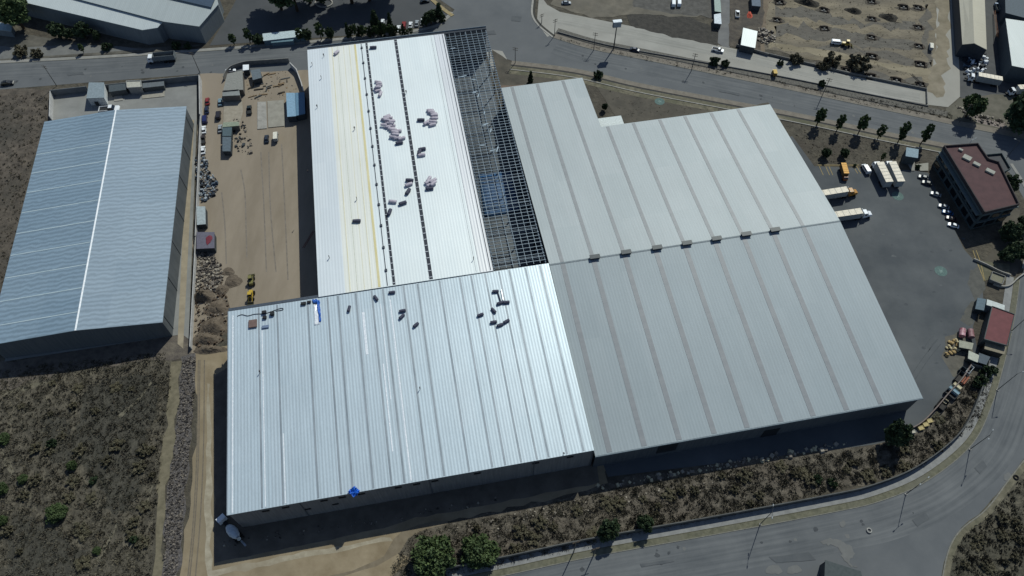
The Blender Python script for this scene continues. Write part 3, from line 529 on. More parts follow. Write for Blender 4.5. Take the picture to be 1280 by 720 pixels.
for i in range(11):
    y = BY1+4+i*12.2; q = MB(); z = zA(y)-1
    q.box(AX0+1, AX1-.5, y-.12, y+.12, z-.2, z); q.box(AX0+1, AX1-.5, y-.12, y+.12, z-1.9, z-1.7)
    x = OX
    while x < AX1-2: q.tube((x, y, z-1.8), (x+1.2, y, z-.1), .06, n=4); q.tube((x+1.2, y, z-.1), (x+2.4, y, z-1.8), .06, n=4); x += 2.4
    q.build("truss", plain("truss_grey", 88, 98, 108), W0)
    for cx in (AX1-.7, 0): q = MB(); q.box(cx-.2, cx+.2, y-.2, y+.2, 0, z-1.9); q.build("column", DARKSTEEL, W0)
# diagonal bracing seen in the frame
for a, b in (((20.5, 214), (36.8, 246)), ((20.5, 196), (27, 205)), ((27, 205), (20.5, 210))):
    q = MB(); q.tube((a[0], a[1], zA(a[1])+.1), (b[0], b[1], zA(b[1])+.1), .05, n=5); q.build("brace", plain("brace_steel", 92, 104, 114), W0)
# loose sheets lying on the purlins at the far end
for i in range(14):
    y = R.uniform(186, 262); x = R.uniform(21, 34); a = R.uniform(-.2, .2)
    if i > 9: x, y, a = 27.5+(i-10)*.8, 223-(i-10)*10, 1.2
    q = MB(); q.box(-R.uniform(.6, 1.4), R.uniform(.6, 1.4), -.22, .22, 0, .1); o = q.build("loose_sheet", PUR, W0); o.location = (x, y, zA(y)+.03); o.rotation_euler = (0, 0, a)

# ------------------------------------------------------------------ left warehouse, turned a little less
LA = GA - radians(1.25)
def l2w(x, y, z=0): return Vector((x*cos(LA)-y*sin(LA), x*sin(LA)+y*cos(LA), z))
def w2l(p): return (p.x*cos(LA)+p.y*sin(LA), -p.x*sin(LA)+p.y*cos(LA))
L0 = thing("blue_grey_warehouse", "long blue-grey warehouse at the left with a bright white ridge line along its roof", "warehouse", (0,0,0), LA)
e = [w2l(P(*q, 9.5)) for q in ((45, 152), (225, 135), (213, 400), (-3, 432))]
lx0 = (e[0][0]+e[3][0])/2; lx1 = (e[1][0]+e[2][0])/2; ly0 = (e[2][1]+e[3][1])/2; ly1 = (e[0][1]+e[1][1])/2
rr = [w2l(P(*q, 11.5)) for q in ((137, 140), (103, 413))]; lxr = (rr[0][0]+rr[1][0])/2
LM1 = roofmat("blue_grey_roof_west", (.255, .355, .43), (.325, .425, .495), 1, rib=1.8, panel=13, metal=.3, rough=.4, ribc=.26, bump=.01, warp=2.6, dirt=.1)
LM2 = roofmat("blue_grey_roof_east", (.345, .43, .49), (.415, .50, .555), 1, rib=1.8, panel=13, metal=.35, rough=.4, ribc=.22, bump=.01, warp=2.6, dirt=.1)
def xroof(mb, x0, z0, x1, z1, y0, y1, t=.25):
    mb.add([(x0, y0, z0), (x1, y0, z1), (x1, y1, z1), (x0, y1, z0), (x0, y0, z0-t), (x1, y0, z1-t), (x1, y1, z1-t), (x0, y1, z0-t)], [(0,1,2,3),(7,6,5,4),(0,4,5,1),(1,5,6,2),(2,6,7,3),(3,7,4,0)])
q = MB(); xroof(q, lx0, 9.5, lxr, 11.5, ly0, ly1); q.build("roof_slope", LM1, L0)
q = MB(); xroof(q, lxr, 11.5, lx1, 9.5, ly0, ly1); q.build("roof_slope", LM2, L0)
q = MB(); q.box(lxr-.28, lxr+.28, ly0-.05, ly1+.05, 11.5, 11.66, tx=.1); q.build("ridge_cap", plain("white_cap", 240, 244, 246, rough=.4), L0)
q = MB(); q.add([(lx0+.3, 0, 0)]*0, [])
for x in (lx0+.3, lx1-.55): q.box(x, x+.25, ly0+.3, ly1-.3, 0, 9.2)
for y in (ly0+.3, ly1-.55):
    xs = (lx0+.56, lxr, lx1-.56)
    q.add([(xs[0], y, 0), (xs[2], y, 0), (xs[2], y, 9.2), (xs[1], y, 11.2), (xs[0], y, 9.2)]+[(xs[0], y+.25, 0), (xs[2], y+.25, 0), (xs[2], y+.25, 9.2), (xs[1], y+.25, 11.2), (xs[0], y+.25, 9.2)], [(0,1,2,3,4), (9,8,7,6,5), (0,5,6,1), (1,6,7,2), (2,7,8,3), (3,8,9,4), (4,9,5,0)])
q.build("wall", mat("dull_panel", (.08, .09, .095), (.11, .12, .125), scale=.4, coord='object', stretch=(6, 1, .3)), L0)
for i in range(7):
    y = ly0+3+i*(ly1-ly0-8)/6; q = MB(); q.box(lx1-.3, lx1-.2, y, y+.25, 0, 9.2); q.build("panel_joint", plain("joint_dark", 44, 50, 56), L0)
PSK = mat("pale_skylight", (.36, .45, .48), (.44, .52, .55), scale=.3, coord='object')
for i in range(9):
    y = ly0+7+i*9.6
    q = MB(); xroof(q, lx0+.2, 9.56, lxr-.4, 11.52, y, y+.35, .04); q.build("skylight", PSK, L0)
# compound walls round the left warehouse
CW = mat("white_block_wall", (.38, .375, .36), (.5, .49, .47), scale=.5)
WB = [P(67, 118), P(66, 150)]
cmp_ = thing("compound_wall", "pale perimeter wall round the yard of the left warehouse", "wall")
cmp_mb = MB()
def wallseg(mb, a, b, t, h):
    d = (b-a); d.z = 0; L_ = d.length; ang = atan2(d.y, d.x); mb.box(0, L_, -t/2, t/2, 0, h, rz=ang, c=(a.x, a.y))
for a, b, h_ in (((67, 120), (112, 115), 3.2), ((135, 113), (252, 101), 3.2), ((67, 120), (66, 152), 3.0)):
    m_ = MB(); wallseg(m_, P(*a), P(*b), .25, h_); m_.build("wall_run", mat("shade_block", (.13, .14, .145), (.18, .19, .195), scale=.4) if b[1] < 140 else CW, cmp_)  # shade of the road-side runs put into a darker block colour
m_ = MB(); wallseg(m_, P(252, 101), P(253, 150), .25, 3.4); wallseg(m_, P(253, 150), P(247, 300), .25, 2.6); wallseg(m_, P(247, 300), P(240, 437), .25, 2.2); m_.build("wall_run", CW, cmp_)

# ------------------------------------------------------------------ generic smaller buildings
def block(name, label, cat, roofpx, h, wallm, roofm, overhang=.2, t=.2, parapet=0, base=0.0, group=None, kids=None):
    """flat or mono-pitch roofed building: roof outline read at height h (a number, or one height per corner)"""
    hs = h if isinstance(h, (list, tuple)) else [h]*len(roofpx)
    pts = [P(x, y, z) for (x, y), z in zip(roofpx, hs)]; c = sum(pts, Vector())/len(pts); c.z = 0
    o = thing(name, label, cat, c, 0, group); n = len(pts); loc = [p-c for p in pts]
    ar = sum(loc[i].x*loc[(i+1) % n].y-loc[(i+1) % n].x*loc[i].y for i in range(n))
    if ar < 0: loc = loc[::-1]
    q = MB(); k = len(q.v); vs = [tuple(p) for p in loc]+[(p.x, p.y, p.z-t) for p in loc]
    tri = tessellate_polygon([[Vector((p.x, p.y, 0)) for p in loc]])
    q.add(vs, [tuple(t_) for t_ in tri]+[tuple(n+i for i in t_[::-1]) for t_ in tri]+[(i, (i+1) % n, n+(i+1) % n, n+i) for i in range(n)]); q.build("roof", roofm, o)
    cc = sum(loc, Vector())/n; ins = [p-(p-cc).normalized()*overhang*1.4 for p in loc]
    q = MB(); q.add([(p.x, p.y, base) for p in ins]+[(p.x, p.y, p.z-t) for p in ins], [(i, (i+1) % n, n+(i+1) % n, n+i) for i in range(n)]); q.build("wall", wallm, o)
    if parapet:
        q = MB()
        for i in range(n): 
            a, b = loc[i], loc[(i+1) % n]; d = b-a; q.box(0, hypot(d.x, d.y), -.12, .12, a.z-.3, a.z+parapet, rz=atan2(d.y, d.x), c=(a.x, a.y))
        q.build("parapet", wallm if not isinstance(parapet, tuple) else wallm, o)
    return o, loc
def wallbox(o, loc, i, u0, u1, z0, z1, name, m, out=.1):
    """a flat feature (door, window band) on wall i of a block"""
    n = len(loc); a, b = loc[i], loc[(i+1) % n]; d = b-a; d.z = 0; L_ = d.length; ang = atan2(d.y, d.x)
    q = MB(); q.box(u0*L_, u1*L_, -out, .15, z0, z1, rz=ang, c=(a.x, a.y)); return q.build(name, m, o)
WHITEW = plain("whitewash", 196, 200, 200); GREYR = roofmat("small_grey_roof", (.30, .33, .34), (.36, .39, .40), 0, rib=.9, panel=2, metal=.1, rough=.5)
PALER = roofmat("pale_roof", (.50, .545, .54), (.56, .60, .59), 0, rib=.8, panel=6, metal=.1, rough=.5, ribc=.08)
PALER2 = roofmat("pale_green_roof", (.36, .40, .395), (.41, .445, .44), 0, rib=.8, panel=6, metal=.1, rough=.5, ribc=.08)
BLUER = roofmat("blue_roof", (.16, .30, .42), (.20, .35, .47), 0, rib=.6, panel=4, metal=.1, rough=.5)
# left compound
o, l = block("office_block", "grey flat-roofed block with white side wall in the left compound", "building", [(111, 103), (130, 103), (130, 122), (108, 123)], 4.2, WHITEW, plain("block_roof", 128, 140, 146))
wallbox(o, l, 0, .3, .5, 0, 2.1, "door", DARKSTEEL)
o, l = block("guard_booth", "small pale booth with brown-trimmed roof on the compound's road wall", "building", [(158, 101.5), (176, 101), (177, 109), (159, 110)], 3.6, plain("booth_wall", 150, 150, 146), plain("booth_roof", 172, 170, 158), parapet=.3)
block("store_room", "low dark-roofed store between the office block and pale booth", "building", [(136, 105), (157, 103), (158, 112), (136, 115)], 3.0, plain("store_wall", 80, 84, 86), plain("store_roof", 72, 80, 84))
block("wall_canopy", "long narrow grey canopy along the compound's road wall", "canopy", [(178, 104), (205, 101.5), (205, 107), (178, 110)], 2.6, plain("store_wall", 80, 84, 86), plain("canopy_grey", 96, 102, 106))
for px in ([(143, 119), (153, 118), (154, 126), (143, 127)],): sheet("concrete_pad", px, CONC)
sheet("beige_pad", [(178, 111), (206, 108), (206, 121), (178, 124)], mat("pad_beige", (.27, .25, .21), (.33, .31, .26), scale=.6))
# top left sheds
WD = mat("shed_wall", (.13, .15, .16), (.17, .19, .2), scale=.5, stretch=(5, 5, .3))
o, l = block("long_shed", "long white-roofed industrial shed along the top left road, lower of two", "warehouse", [(-110, -30), (178, 37.5), (197, 34.5), (204, 26.5), (60, -9), (-80, -40)], [8, 8, 8, 8.6, 8.6, 8.6], WD, PALER)
o, l = block("tall_shed", "taller pale-roofed industrial shed with dark doorway, behind the long white one", "warehouse", [(55, -12.5), (205, 27), (249, 33), (273, 5), (262, -40), (60, -40)], [9.4]*6, WD, PALER2)
q = MB(); a, b = P(262, 38, 0), P(271, 24, 0); d_ = b-a; q.box(0, d_.length, -.1, .15, 0, 5.2, rz=atan2(d_.y, d_.x), c=(a.x-o.location.x, a.y-o.location.y)); q.build("doorway", GLASS, o)
block("blue_roof_shed", "dark blue roof behind the tall pale shed at the top edge", "building", [(190, -8), (264, 9), (272, -10), (220, -30)], [10.2]*4, WD, plain("slate_blue", 58, 74, 92))
block("garden_hut", "small white-roofed hut beside the tree at the top left edge", "hut", [(-20, 24), (15, 31), (14, 39), (-20, 35)], 3.5, WD, plain("hut_roof", 160, 176, 178))
block("bus_shelter", "long low white and blue roofed shelter beside the parking lot kerb", "shelter", [(328, 42), (381, 36.5), (382, 45), (329, 51)], 2.8, plain("shelter_wall", 90, 110, 120), plain("shelter_roof", 176, 190, 192))
block("lean_to", "narrow blue strip roof in front of the long white shelter", "shelter", [(338, 48.5), (366, 46), (368, 51), (339, 53.5)], 2.2, plain("shelter_wall", 90, 110, 120), plain("strip_roof", 92, 118, 128))
# dirt yard sheds
o, l = block("site_office", "grey slab-roofed site office at the curved entrance wall", "building", [(284, 92), (303, 88), (304, 112), (279, 113)], 3.4, plain("so_wall", 108, 104, 98), plain("so_roof", 132, 132, 126))
q = MB(); a = P(278, 114, 3.9)-Vector(o.location); b = P(298, 112, 3.9)-Vector(o.location)
q.tube((a.x, a.y, 3.9), (b.x, b.y, 3.9), .12); q.tube((a.x, a.y, 3.3), (b.x, b.y, 3.3), .12)
for i in range(9): t = i/8; x, y = a.x+(b.x-a.x)*t, a.y+(b.y-a.y)*t; q.tube((x, y, 3.3), (x, y, 3.9), .06)
q.build("roof_truss", DARKSTEEL, o)
block("shade_shed", "grey-roofed shed right below the site office", "shed", [(278, 115), (299, 113), (300, 119), (278, 120)], 3.6, plain("so_wall", 108, 104, 98), plain("ss_roof", 128, 132, 130))
sheet("shed_slab", [(280, 128), (303, 126), (304, 140), (299, 160), (279, 161)], mat("slab_beige", (.26, .23, .18), (.33, .295, .235), scale=.6))
block("green_roof_hut", "pale green roofed hut at the end of the beige slab", "hut", [(279, 153), (298, 152), (299, 157), (278, 159)], 2.8, plain("so_wall", 108, 104, 98), plain("gr_roof", 134, 142, 124))
block("corrugated_hut", "row of grey corrugated huts, upper one with pale rim", "hut", [(278, 159), (290, 159), (289, 170), (278, 170)], 2.6, plain("hut_dark", 60, 66, 70), plain("corr1", 76, 92, 98))
block("corrugated_hut", "row of grey corrugated huts, lower dark one over the black shadow", "hut", [(278, 171), (289, 171), (288, 189), (278, 189)], 2.8, plain("hut_dark", 60, 66, 70), plain("corr2", 88, 100, 108))
block("gate_booth", "tiny white-roofed gate booth on the curved entrance wall", "booth", [(303.5, 81), (311, 80.5), (311, 87), (303.5, 88)], 3.2, plain("hut_dark", 60, 66, 70), plain("booth_white", 226, 230, 232))
block("pallet_shelter", "small grey lattice-roofed shelter right of the gate booth", "shelter", [(313, 88), (325, 86), (327, 97), (316, 100)], 3, plain("hut_dark", 60, 66, 70), plain("lattice", 96, 106, 112))
block("blue_hut", "pale blue metal-roofed hut beside the white warehouse wall", "hut", [(357.5, 116), (368.5, 116), (370, 145), (359, 146)], 3.4, plain("hut_dark", 60, 66, 70), plain("blue_pale", 128, 160, 182, rough=.5))
block("blue_hut", "darker blue roof half leaning on the pale blue hut", "hut", [(368.8, 116), (380.5, 115), (381.5, 142), (370.3, 144.6)], 3.3, plain("hut_dark", 60, 66, 70), plain("blue_mid", 92, 126, 150, rough=.5))
block("grey_cabin", "pale grey cabin against the compound wall beside the junk pile", "cabin", [(245.5, 258), (256.5, 258), (257, 280), (246, 281)], 2.9, plain("hut_dark", 60, 66, 70), plain("cabin_roof", 156, 166, 168))
o, l = block("container_shed", "purple-grey double-roofed shed with a red cloth on it", "shed", [(245.5, 290), (268, 290), (268, 310), (245.5, 311)], 3.0, plain("hut_dark", 60, 66, 70), plain("cont_roof", 98, 96, 108))
rc = P(261, 299, 3.06)-o.location; q = MB(); q.blob((rc.x, rc.y, 3.06), (1.1, 2.2, .12), 5, 2); q.build("cloth", plain("red_cloth", 110, 44, 56), o)
sheet("site_slab", [(322, 128), (333, 127.5), (334, 161), (322, 162)], CONC); sheet("site_slab", [(334.5, 127), (355, 125.5), (356, 158), (335.5, 160)], mat("site_slab2", (.25, .235, .2), (.31, .295, .25), scale=.4))
# curved concrete wall round the site entrance and its right-hand return
tag(ribbon("entrance_wall", [(281, 101), (284, 94), (290, 88), (300, 84), (312, 81.5), (335, 80), (362, 78)], -.15, .15, 0, 2.4, CONC_D), "curved grey wall round the entrance of the dirt yard", "wall")
tag(ribbon("boundary_wall", [(364, 84), (372, 92), (378, 108), (381, 120)], -.2, .2, 0, 2.6, CW, smooth=False), "short pale wall running down to the blue hut", "wall")
# top right
R1 = thing("beige_gable_shed", "beige gable-roofed shed beside the cluttered depot at top right", "warehouse")
A_, B_, C_ = P(1203, 55.5, 6.5), P(1218, 54, 9), P(1233.5, 62, 6.5); D_, E_, F_ = P(1197, -30, 6.5), P(1214, -32, 9), P(1230, -25, 6.5)
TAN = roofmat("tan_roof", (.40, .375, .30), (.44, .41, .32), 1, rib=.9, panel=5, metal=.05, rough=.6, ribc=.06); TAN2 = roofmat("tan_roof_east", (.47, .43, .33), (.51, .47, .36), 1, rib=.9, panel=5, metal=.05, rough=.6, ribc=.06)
for (a, b, c, d), m_ in (((A_, B_, E_, D_), TAN), ((B_, C_, F_, E_), TAN2)):
    q = MB(); q.add([a, b, c, d]+[v-Vector((0, 0, .2)) for v in (a, b, c, d)], [(0,1,2,3),(7,6,5,4),(0,4,5,1),(1,5,6,2),(2,6,7,3),(3,7,4,0)]); q.build("roof_slope", m_, R1)
q = MB(); Z = lambda v, z=0: Vector((v.x, v.y, z))
q.add([Z(A_), Z(C_), C_-Vector((0,0,.2)), B_-Vector((0,0,.2)), A_-Vector((0,0,.2)), Z(D_), Z(F_), F_-Vector((0,0,.2)), D_-Vector((0,0,.2))], [(0,1,2,3,4), (0,4,8,5), (1,6,7,2)]); q.build("wall", plain("r1_wall", 50, 56, 64), R1)
block("depot_warehouse", "pale grey roofed warehouse at the right edge above the parked trailers", "warehouse", [(1257, 23), (1345, 36), (1345, 98), (1265, 82)], 8.5, plain("dep_wall", 70, 80, 86), PALER2)
block("depot_warehouse", "dark blue-grey roof at the very top right corner", "warehouse", [(1256, -20), (1345, -20), (1345, 33), (1280, 22), (1257, 16)], 6.0, plain("dep_wall", 70, 80, 86), plain("dep_blue", 74, 86, 94))
block("white_shed", "white square-roofed shed beside the concrete road", "shed", [(929, 34.5), (947, 39), (944, 60), (926, 56)], 4.0, plain("ws_wall", 60, 66, 70), PALER)
block("container_row", "pale green long container at the top beside the service lane", "container", [(892, -14), (899.5, -14), (901.5, 15), (893.5, 14)], 2.7, plain("cr_wall", 60, 70, 72), plain("cr_roof", 150, 166, 158))
block("white_container", "white container below the pale green one", "container", [(892.5, 18), (901, 16.5), (902, 30), (893, 29)], 2.8, plain("cr_wall", 60, 70, 72), plain("wc_roof", 206, 214, 218))
block("blue_grey_hut", "small blue-grey hut roof at the top of the storage plot", "hut", [(939, -8), (950, -8), (951, 8), (940, 7)], 2.8, plain("cr_wall", 60, 70, 72), plain("bg_roof", 84, 98, 112))
# office with red roof
OW = mat("office_wall", (.05, .068, .07), (.075, .095, .098), scale=.6, stretch=(2, 2, .5))
roofpx = [(1180, 184), (1221, 181), (1234, 200), (1247, 204), (1272, 256), (1230, 266)]
o, l = block("office_building", "two-storey office with a dark red roof at the far end of the yard", "office building", roofpx, 9.8, OW, mat("red_roof", (.068, .034, .036), (.09, .045, .046), scale=.4, coord='object', rough=.8), overhang=.0)
n = len(l)
pr_ = MB()
for i in range(n):
    a, b = l[i], l[(i+1) % n]; d = b-a; pr_.box(-.15, hypot(d.x, d.y)+.15, -.3, .05, 9.3, 10.6, rz=atan2(d.y, d.x), c=(a.x, a.y))
pr_.build("parapet", mat("office_trim", (.035, .03, .032), (.055, .045, .045)), o)
# find long west facade (the wall whose outward normal points most to -x,-y)
best = max(range(n), key=lambda i: ((l[(i+1) % n]-l[i]).length))
def facade(i, z0, z1, u0, u1, nm, m_, out=.12): wallbox(o, l, i, u0, u1, z0, z1, nm, m_, out)
for i in range(n):
    if (l[(i+1) % n]-l[i]).length > 12:
        for z0 in (1.0, 5.2):
            k = max(2, int((l[(i+1) % n]-l[i]).length/4.5))
            for j in range(k): facade(i, z0, z0+2.2, (j+.15)/k, (j+.85)/k, "window", GLASS, .18)
        facade(i, 4.0, 4.6, 0, 1, "cornice", mat("band", (.07, .09, .092), (.09, .11, .112)), .5)
        if (l[(i+1) % n]-l[i]).length > 20: facade(i, 7.6, 8.0, .02, .98, "balcony", mat("balcony", (.09, .12, .122), (.12, .15, .152)), 1.6)
        facade(i, 8.4, 9.2, 0, 1, "cornice", mat("band", (.12, .14, .14), (.15, .17, .17)), .4)
RU = plain("roof_unit", 150, 150, 140)
for px, py, sx, sy in ((1201, 187, .8, .5), (1209, 197, 1.5, 1.2), (1221, 205, 1.3, .8), (1238, 214, 1.6, .9)):
    c = P(px, py, 10.3)-o.location; q = MB(); q.box(-sx, sx, -sy, sy, 9.82, 10.5, rz=-.7, c=(c.x, c.y)); q.build("roof_unit", RU, o, bevel=.06)
o2, l2 = block("office_wing", "low dark wing attached to the road side of the red-roofed office", "office wing", [(1229, 195), (1251, 193), (1262, 212), (1250, 218), (1245, 206), (1233, 203)], 6.0, OW, plain("wing_roof", 56, 58, 62), parapet=.8)
# entrance canopy in front of the office
o, l = block("car_park_canopy", "pale blue-grey square canopy in front of the office building", "canopy", [(1133, 184), (1148.5, 186.5), (1147.5, 197.5), (1132, 195)], 4.5, plain("cp_wall", 70, 78, 80), plain("cp_roof", 124, 144, 154))
sheet("canopy_path", [(1133, 197), (1143, 200), (1143, 214), (1139, 214), (1134, 206)], PAVE)
sheet("canopy_path", [(1144, 206), (1160, 204), (1160, 214), (1150, 214)], mat("cream_pad", (.26, .255, .22), (.32, .31, .27)))
# guard house and sheds at the right gate
RED2 = mat("guard_red_roof", (.12, .035, .038), (.15, .045, .048), scale=.6, coord='object', rough=.7)
o, l = block("guard_house", "gate house with sloping red roof beside the right-hand road", "guard house", [(1240, 383), (1268, 393), (1258.5, 432), (1230, 424)], 4.6, plain("gh_wall", 72, 78, 78), RED2, parapet=.25)
block("gate_house_wing", "white flat-roofed wing behind the red-roofed gate house", "guard house", [(1234, 374), (1256, 381.5), (1255.5, 388), (1240, 383), (1233, 381)], 4.0, plain("gw_wall", 110, 122, 130), plain("gw_roof", 190, 196, 192))
block("gate_terrace", "beige terrace roof below the red-roofed gate house", "terrace", [(1232, 427), (1258, 434), (1255.5, 443), (1230.5, 436)], 3.2, plain("gt_wall", 60, 58, 54), plain("gt_roof", 128, 120, 102))
block("blue_lean_to", "slate blue lean-to left of the red-roofed gate house", "shed", [(1222, 372), (1233, 374), (1230, 388), (1219, 386)], [2.6, 3.4, 3.4, 2.6], plain("bl_wall", 50, 58, 62), plain("bl_roof", 86, 104, 114))
block("pump_house", "small dark-centred concrete pit house above the gate house", "pump house", [(1240, 340), (1256, 346), (1252, 356), (1237, 350)], 1.4, CONC_D, plain("ph_roof", 112, 110, 92), parapet=.5)
block("metal_shed", "small grey and white metal roof shed below the gate house", "shed", [(1211, 438), (1224, 444), (1222, 453), (1210, 448)], 2.6, plain("ms_wall", 56, 60, 60), plain("ms_roof", 172, 174, 160))
block("metal_shed", "slate grey roofed shed between the white one and the road pavement", "shed", [(1224, 441), (1238, 446), (1233, 456), (1221, 452)], 2.4, plain("ms_wall", 56, 60, 60), plain("ms_roof2", 74, 84, 92))
block("tank_shelter", "pale roofed pallet shelter beside the red tanks", "shelter", [(1199, 425), (1217, 429), (1215, 437), (1199, 434)], 2.2, plain("ms_wall", 56, 60, 60), plain("ts_roof", 148, 148, 132))
tag(ribbon("yard_wall", [(1213, 456), (1200, 476), (1185, 492), (1168, 512), (1150, 530), (1130, 541)], -.2, .1, 0, 1.6, mat("pink_block", (.16, .13, .115), (.21, .17, .15), scale=1)), "brick wall between the junk-lined yard edge and the scrub", "wall")
tag(ribbon("yard_wall", [(1212, 457), (1228, 462), (1246, 464)], -.1, .15, 0, 1.6, CONC_D, smooth=False), "short wall between the sheds and the scrub corner by the road", "wall")
tag(ribbon("garden_wall", [(1216, 325), (1232, 332), (1248, 340), (1262, 345)], -.15, .15, 0, 1.0, CONC), "thin pale garden wall running diagonally above the pump house", "wall")
tag(ribbon("kerb_wall", [(1241, 356), (1252, 359), (1262, 357), (1272, 348), (1284, 340)], -.2, .2, 0, .9, CONC), "curved pale kerb wall at the yard entrance from the right-hand road", "wall")
def inpoly(x, y, poly):
    c = False; n = len(poly)
    for i in range(n):
        (x1, y1), (x2, y2) = poly[i], poly[(i+1) % n]
        if (y1 > y) != (y2 > y) and x < (x2-x1)*(y-y1)/(y2-y1)+x1: c = not c
    return c
def scatter(px, n, seed, world=False):
    poly = [(p[0], p[1]) for p in (px if world else PP(px))]; xs = [p[0] for p in poly]; ys = [p[1] for p in poly]; rr = random.Random(seed); out = []
    while len(out) < n:
        x, y = rr.uniform(min(xs), max(xs)), rr.uniform(min(ys), max(ys))
        if inpoly(x, y, poly): out.append((x, y))
    return out
# ------------------------------------------------------------------ vehicles (length along local x, front at +x)
def wheel(par, x, y, r=.33, wdt=.22):
    q = MB(); q.tube((x, y-wdt/2, r), (x, y+wdt/2, r), r, n=12); wl_ = q.build("wheel", RUBBER, par)
    return wl_
def build_sedan(o, pm):
    q = MB(); q.extr([(-2.2, .32), (-2.25, .75), (-1.9, .92), (-1.2, .96), (1.0, .92), (1.9, .78), (2.2, .6), (2.2, .32)], -.88, .88, [0, .08, .1, .06, .06, .1, .12, 0]); q.build("body", pm, o, bevel=.04)
    q = MB(); q.extr([(-1.75, .93), (-1.15, 1.38), (.35, 1.40), (1.1, .93)], -.76, .76, [0, .16, .16, 0]); q.build("window_glass", GLASS, o)
    q = MB(); q.box(-1.1, .33, -.6, .6, 1.385, 1.45, tx=.08, ty=.06); q.build("roof", pm, o)
    for x in (-1.35, 1.35):
        for y in (-.8, .8): wheel(o, x, y)
def build_pickup(o, pm):
    q = MB(); q.extr([(-2.6, .4), (-2.6, .8), (.1, .8), (.1, .98), (1.5, 1.0), (2.45, .92), (2.6, .7), (2.6, .4)], -.92, .92); q.build("body", pm, o, bevel=.04)
    for y in (-.92, .84): q = MB(); q.box(-2.6, 0, y, y+.08, .8, 1.12); q.build("bed_side", pm, o)
    q = MB(); q.box(-2.6, -2.52, -.84, .84, .8, 1.12); q.build("tailgate", pm, o)
    q = MB(); q.extr([(-.15, .97), (0, 1.58), (.95, 1.6), (1.5, .99)], -.82, .82, [0, .14, .14, 0]); q.build("window_glass", GLASS, o)
    q = MB(); q.box(0, .95, -.66, .66, 1.58, 1.66, tx=.06, ty=.05); q.build("roof", pm, o)
    q = MB(); q.box(-2.5, -.1, -.82, .82, .81, .84); q.build("bed_floor", plain("bed_dark", 40, 42, 44), o)
    for x in (-1.6, 1.65):
        for y in (-.84, .84): wheel(o, x, y, .37)
def build_van(o, pm):
    q = MB(); q.extr([(-2.4, .4), (-2.45, 1.7), (-2.2, 1.95), (1.2, 1.9), (1.9, 1.15), (2.4, .95), (2.45, .4)], -.92, .92, [0, .06, .14, .14, .05, .1, 0]); q.build("body", pm, o, bevel=.04)
    q = MB(); q.extr([(1.22, 1.84), (1.88, 1.2), (1.93, 1.2), (1.3, 1.88)], -.74, .74); q.build("windscreen", GLASS, o)
    for s_ in (-1, 1): q = MB(); q.box(-1.9, 1.1, -.02, .02, 1.25, 1.65, c=(0, s_*.9)); q.build("side_window", GLASS, o)
    for x in (-1.5, 1.55):
        for y in (-.84, .84): wheel(o, x, y, .35)
def truck_cab(o, pm, x, wd=2.2, z=.6, hood=False, h=2.4):
    if hood:
        q = MB(); q.extr([(x, z), (x, z+h), (x+1.5, z+h-.1), (x+1.9, z+1.5), (x+3.6, z+1.15), (x+3.75, z)], -wd/2, wd/2, [0, .1, .12, .1, .3, .3]); q.build("cab", pm, o, bevel=.07)
        q = MB(); q.extr([(x+1.56, z+h-.2), (x+1.92, z+1.58), (x+1.98, z+1.6), (x+1.64, z+h-.14)], -wd/2+.22, wd/2-.22); q.build("windscreen", GLASS, o)
        for s_ in (-1, 1): q = MB(); q.tube((x-.25, s_*(wd/2-.12), z), (x-.25, s_*(wd/2-.12), z+h+.5), .09); q.build("exhaust", STEEL, o)
    else:
        q = MB(); q.extr([(x, z), (x, z+h-.1), (x+1.3, z+h), (x+1.75, z+1.2), (x+1.85, z)], -wd/2, wd/2, [0, .06, .08, 0, 0]); q.build("cab", pm, o, bevel=.06)
        q = MB(); q.extr([(x+1.34, z+h-.15), (x+1.78, z+1.25), (x+1.83, z+1.25), (x+1.42, z+h-.1)], -wd/2+.15, wd/2-.15); q.build("windscreen", GLASS, o)
    for s_ in (-1, 1): q = MB(); q.box(x+.5, x+1.2, -.03, .03, z+1.3, z+h-.35, c=(0, s_*(wd/2+.0))); q.build("side_window", GLASS, o)
BOXROOF = plain("cargo_roof", 222, 212, 192, rough=.6); BOXSIDE = plain("cargo_side", 150, 154, 154, rough=.6); CHS = plain("chassis", 36, 36, 38)
def cargo(o, x0, x1, wd, z0, z1, side, roofm):
    q = MB(); q.box(x0, x1, -wd/2, wd/2, z0, z1); q.build("cargo_box", side, o)
    q = MB(); q.box(x0-.03, x1+.03, -wd/2-.03, wd/2+.03, z1+.002, z1+.06); q.build("cargo_roof", roofm, o)
    for i in range(5):
        t = x0+(x1-x0)*(i+1)/6; q = MB(); q.box(t-.05, t+.05, -wd/2+.05, wd/2-.05, z1+.062, z1+.11); q.build("roof_rib", side, o)
def build_box_truck(o, pm, L_=8.2, side=None, roofm=None):
    cargo(o, -L_/2, L_/2, 2.5, 1.15, 3.9, side or BOXSIDE, roofm or BOXROOF); truck_cab(o, pm, L_/2+.15, h=2.0)
    q = MB(); q.box(-L_/2, L_/2+1.8, -.45, .45, .6, 1.14); q.build("chassis", CHS, o)
    for x in (-L_/2+1.6, -L_/2+2.8, L_/2+1.0):
        for y in (-1.0, 1.0): wheel(o, x, y, .5, .4)
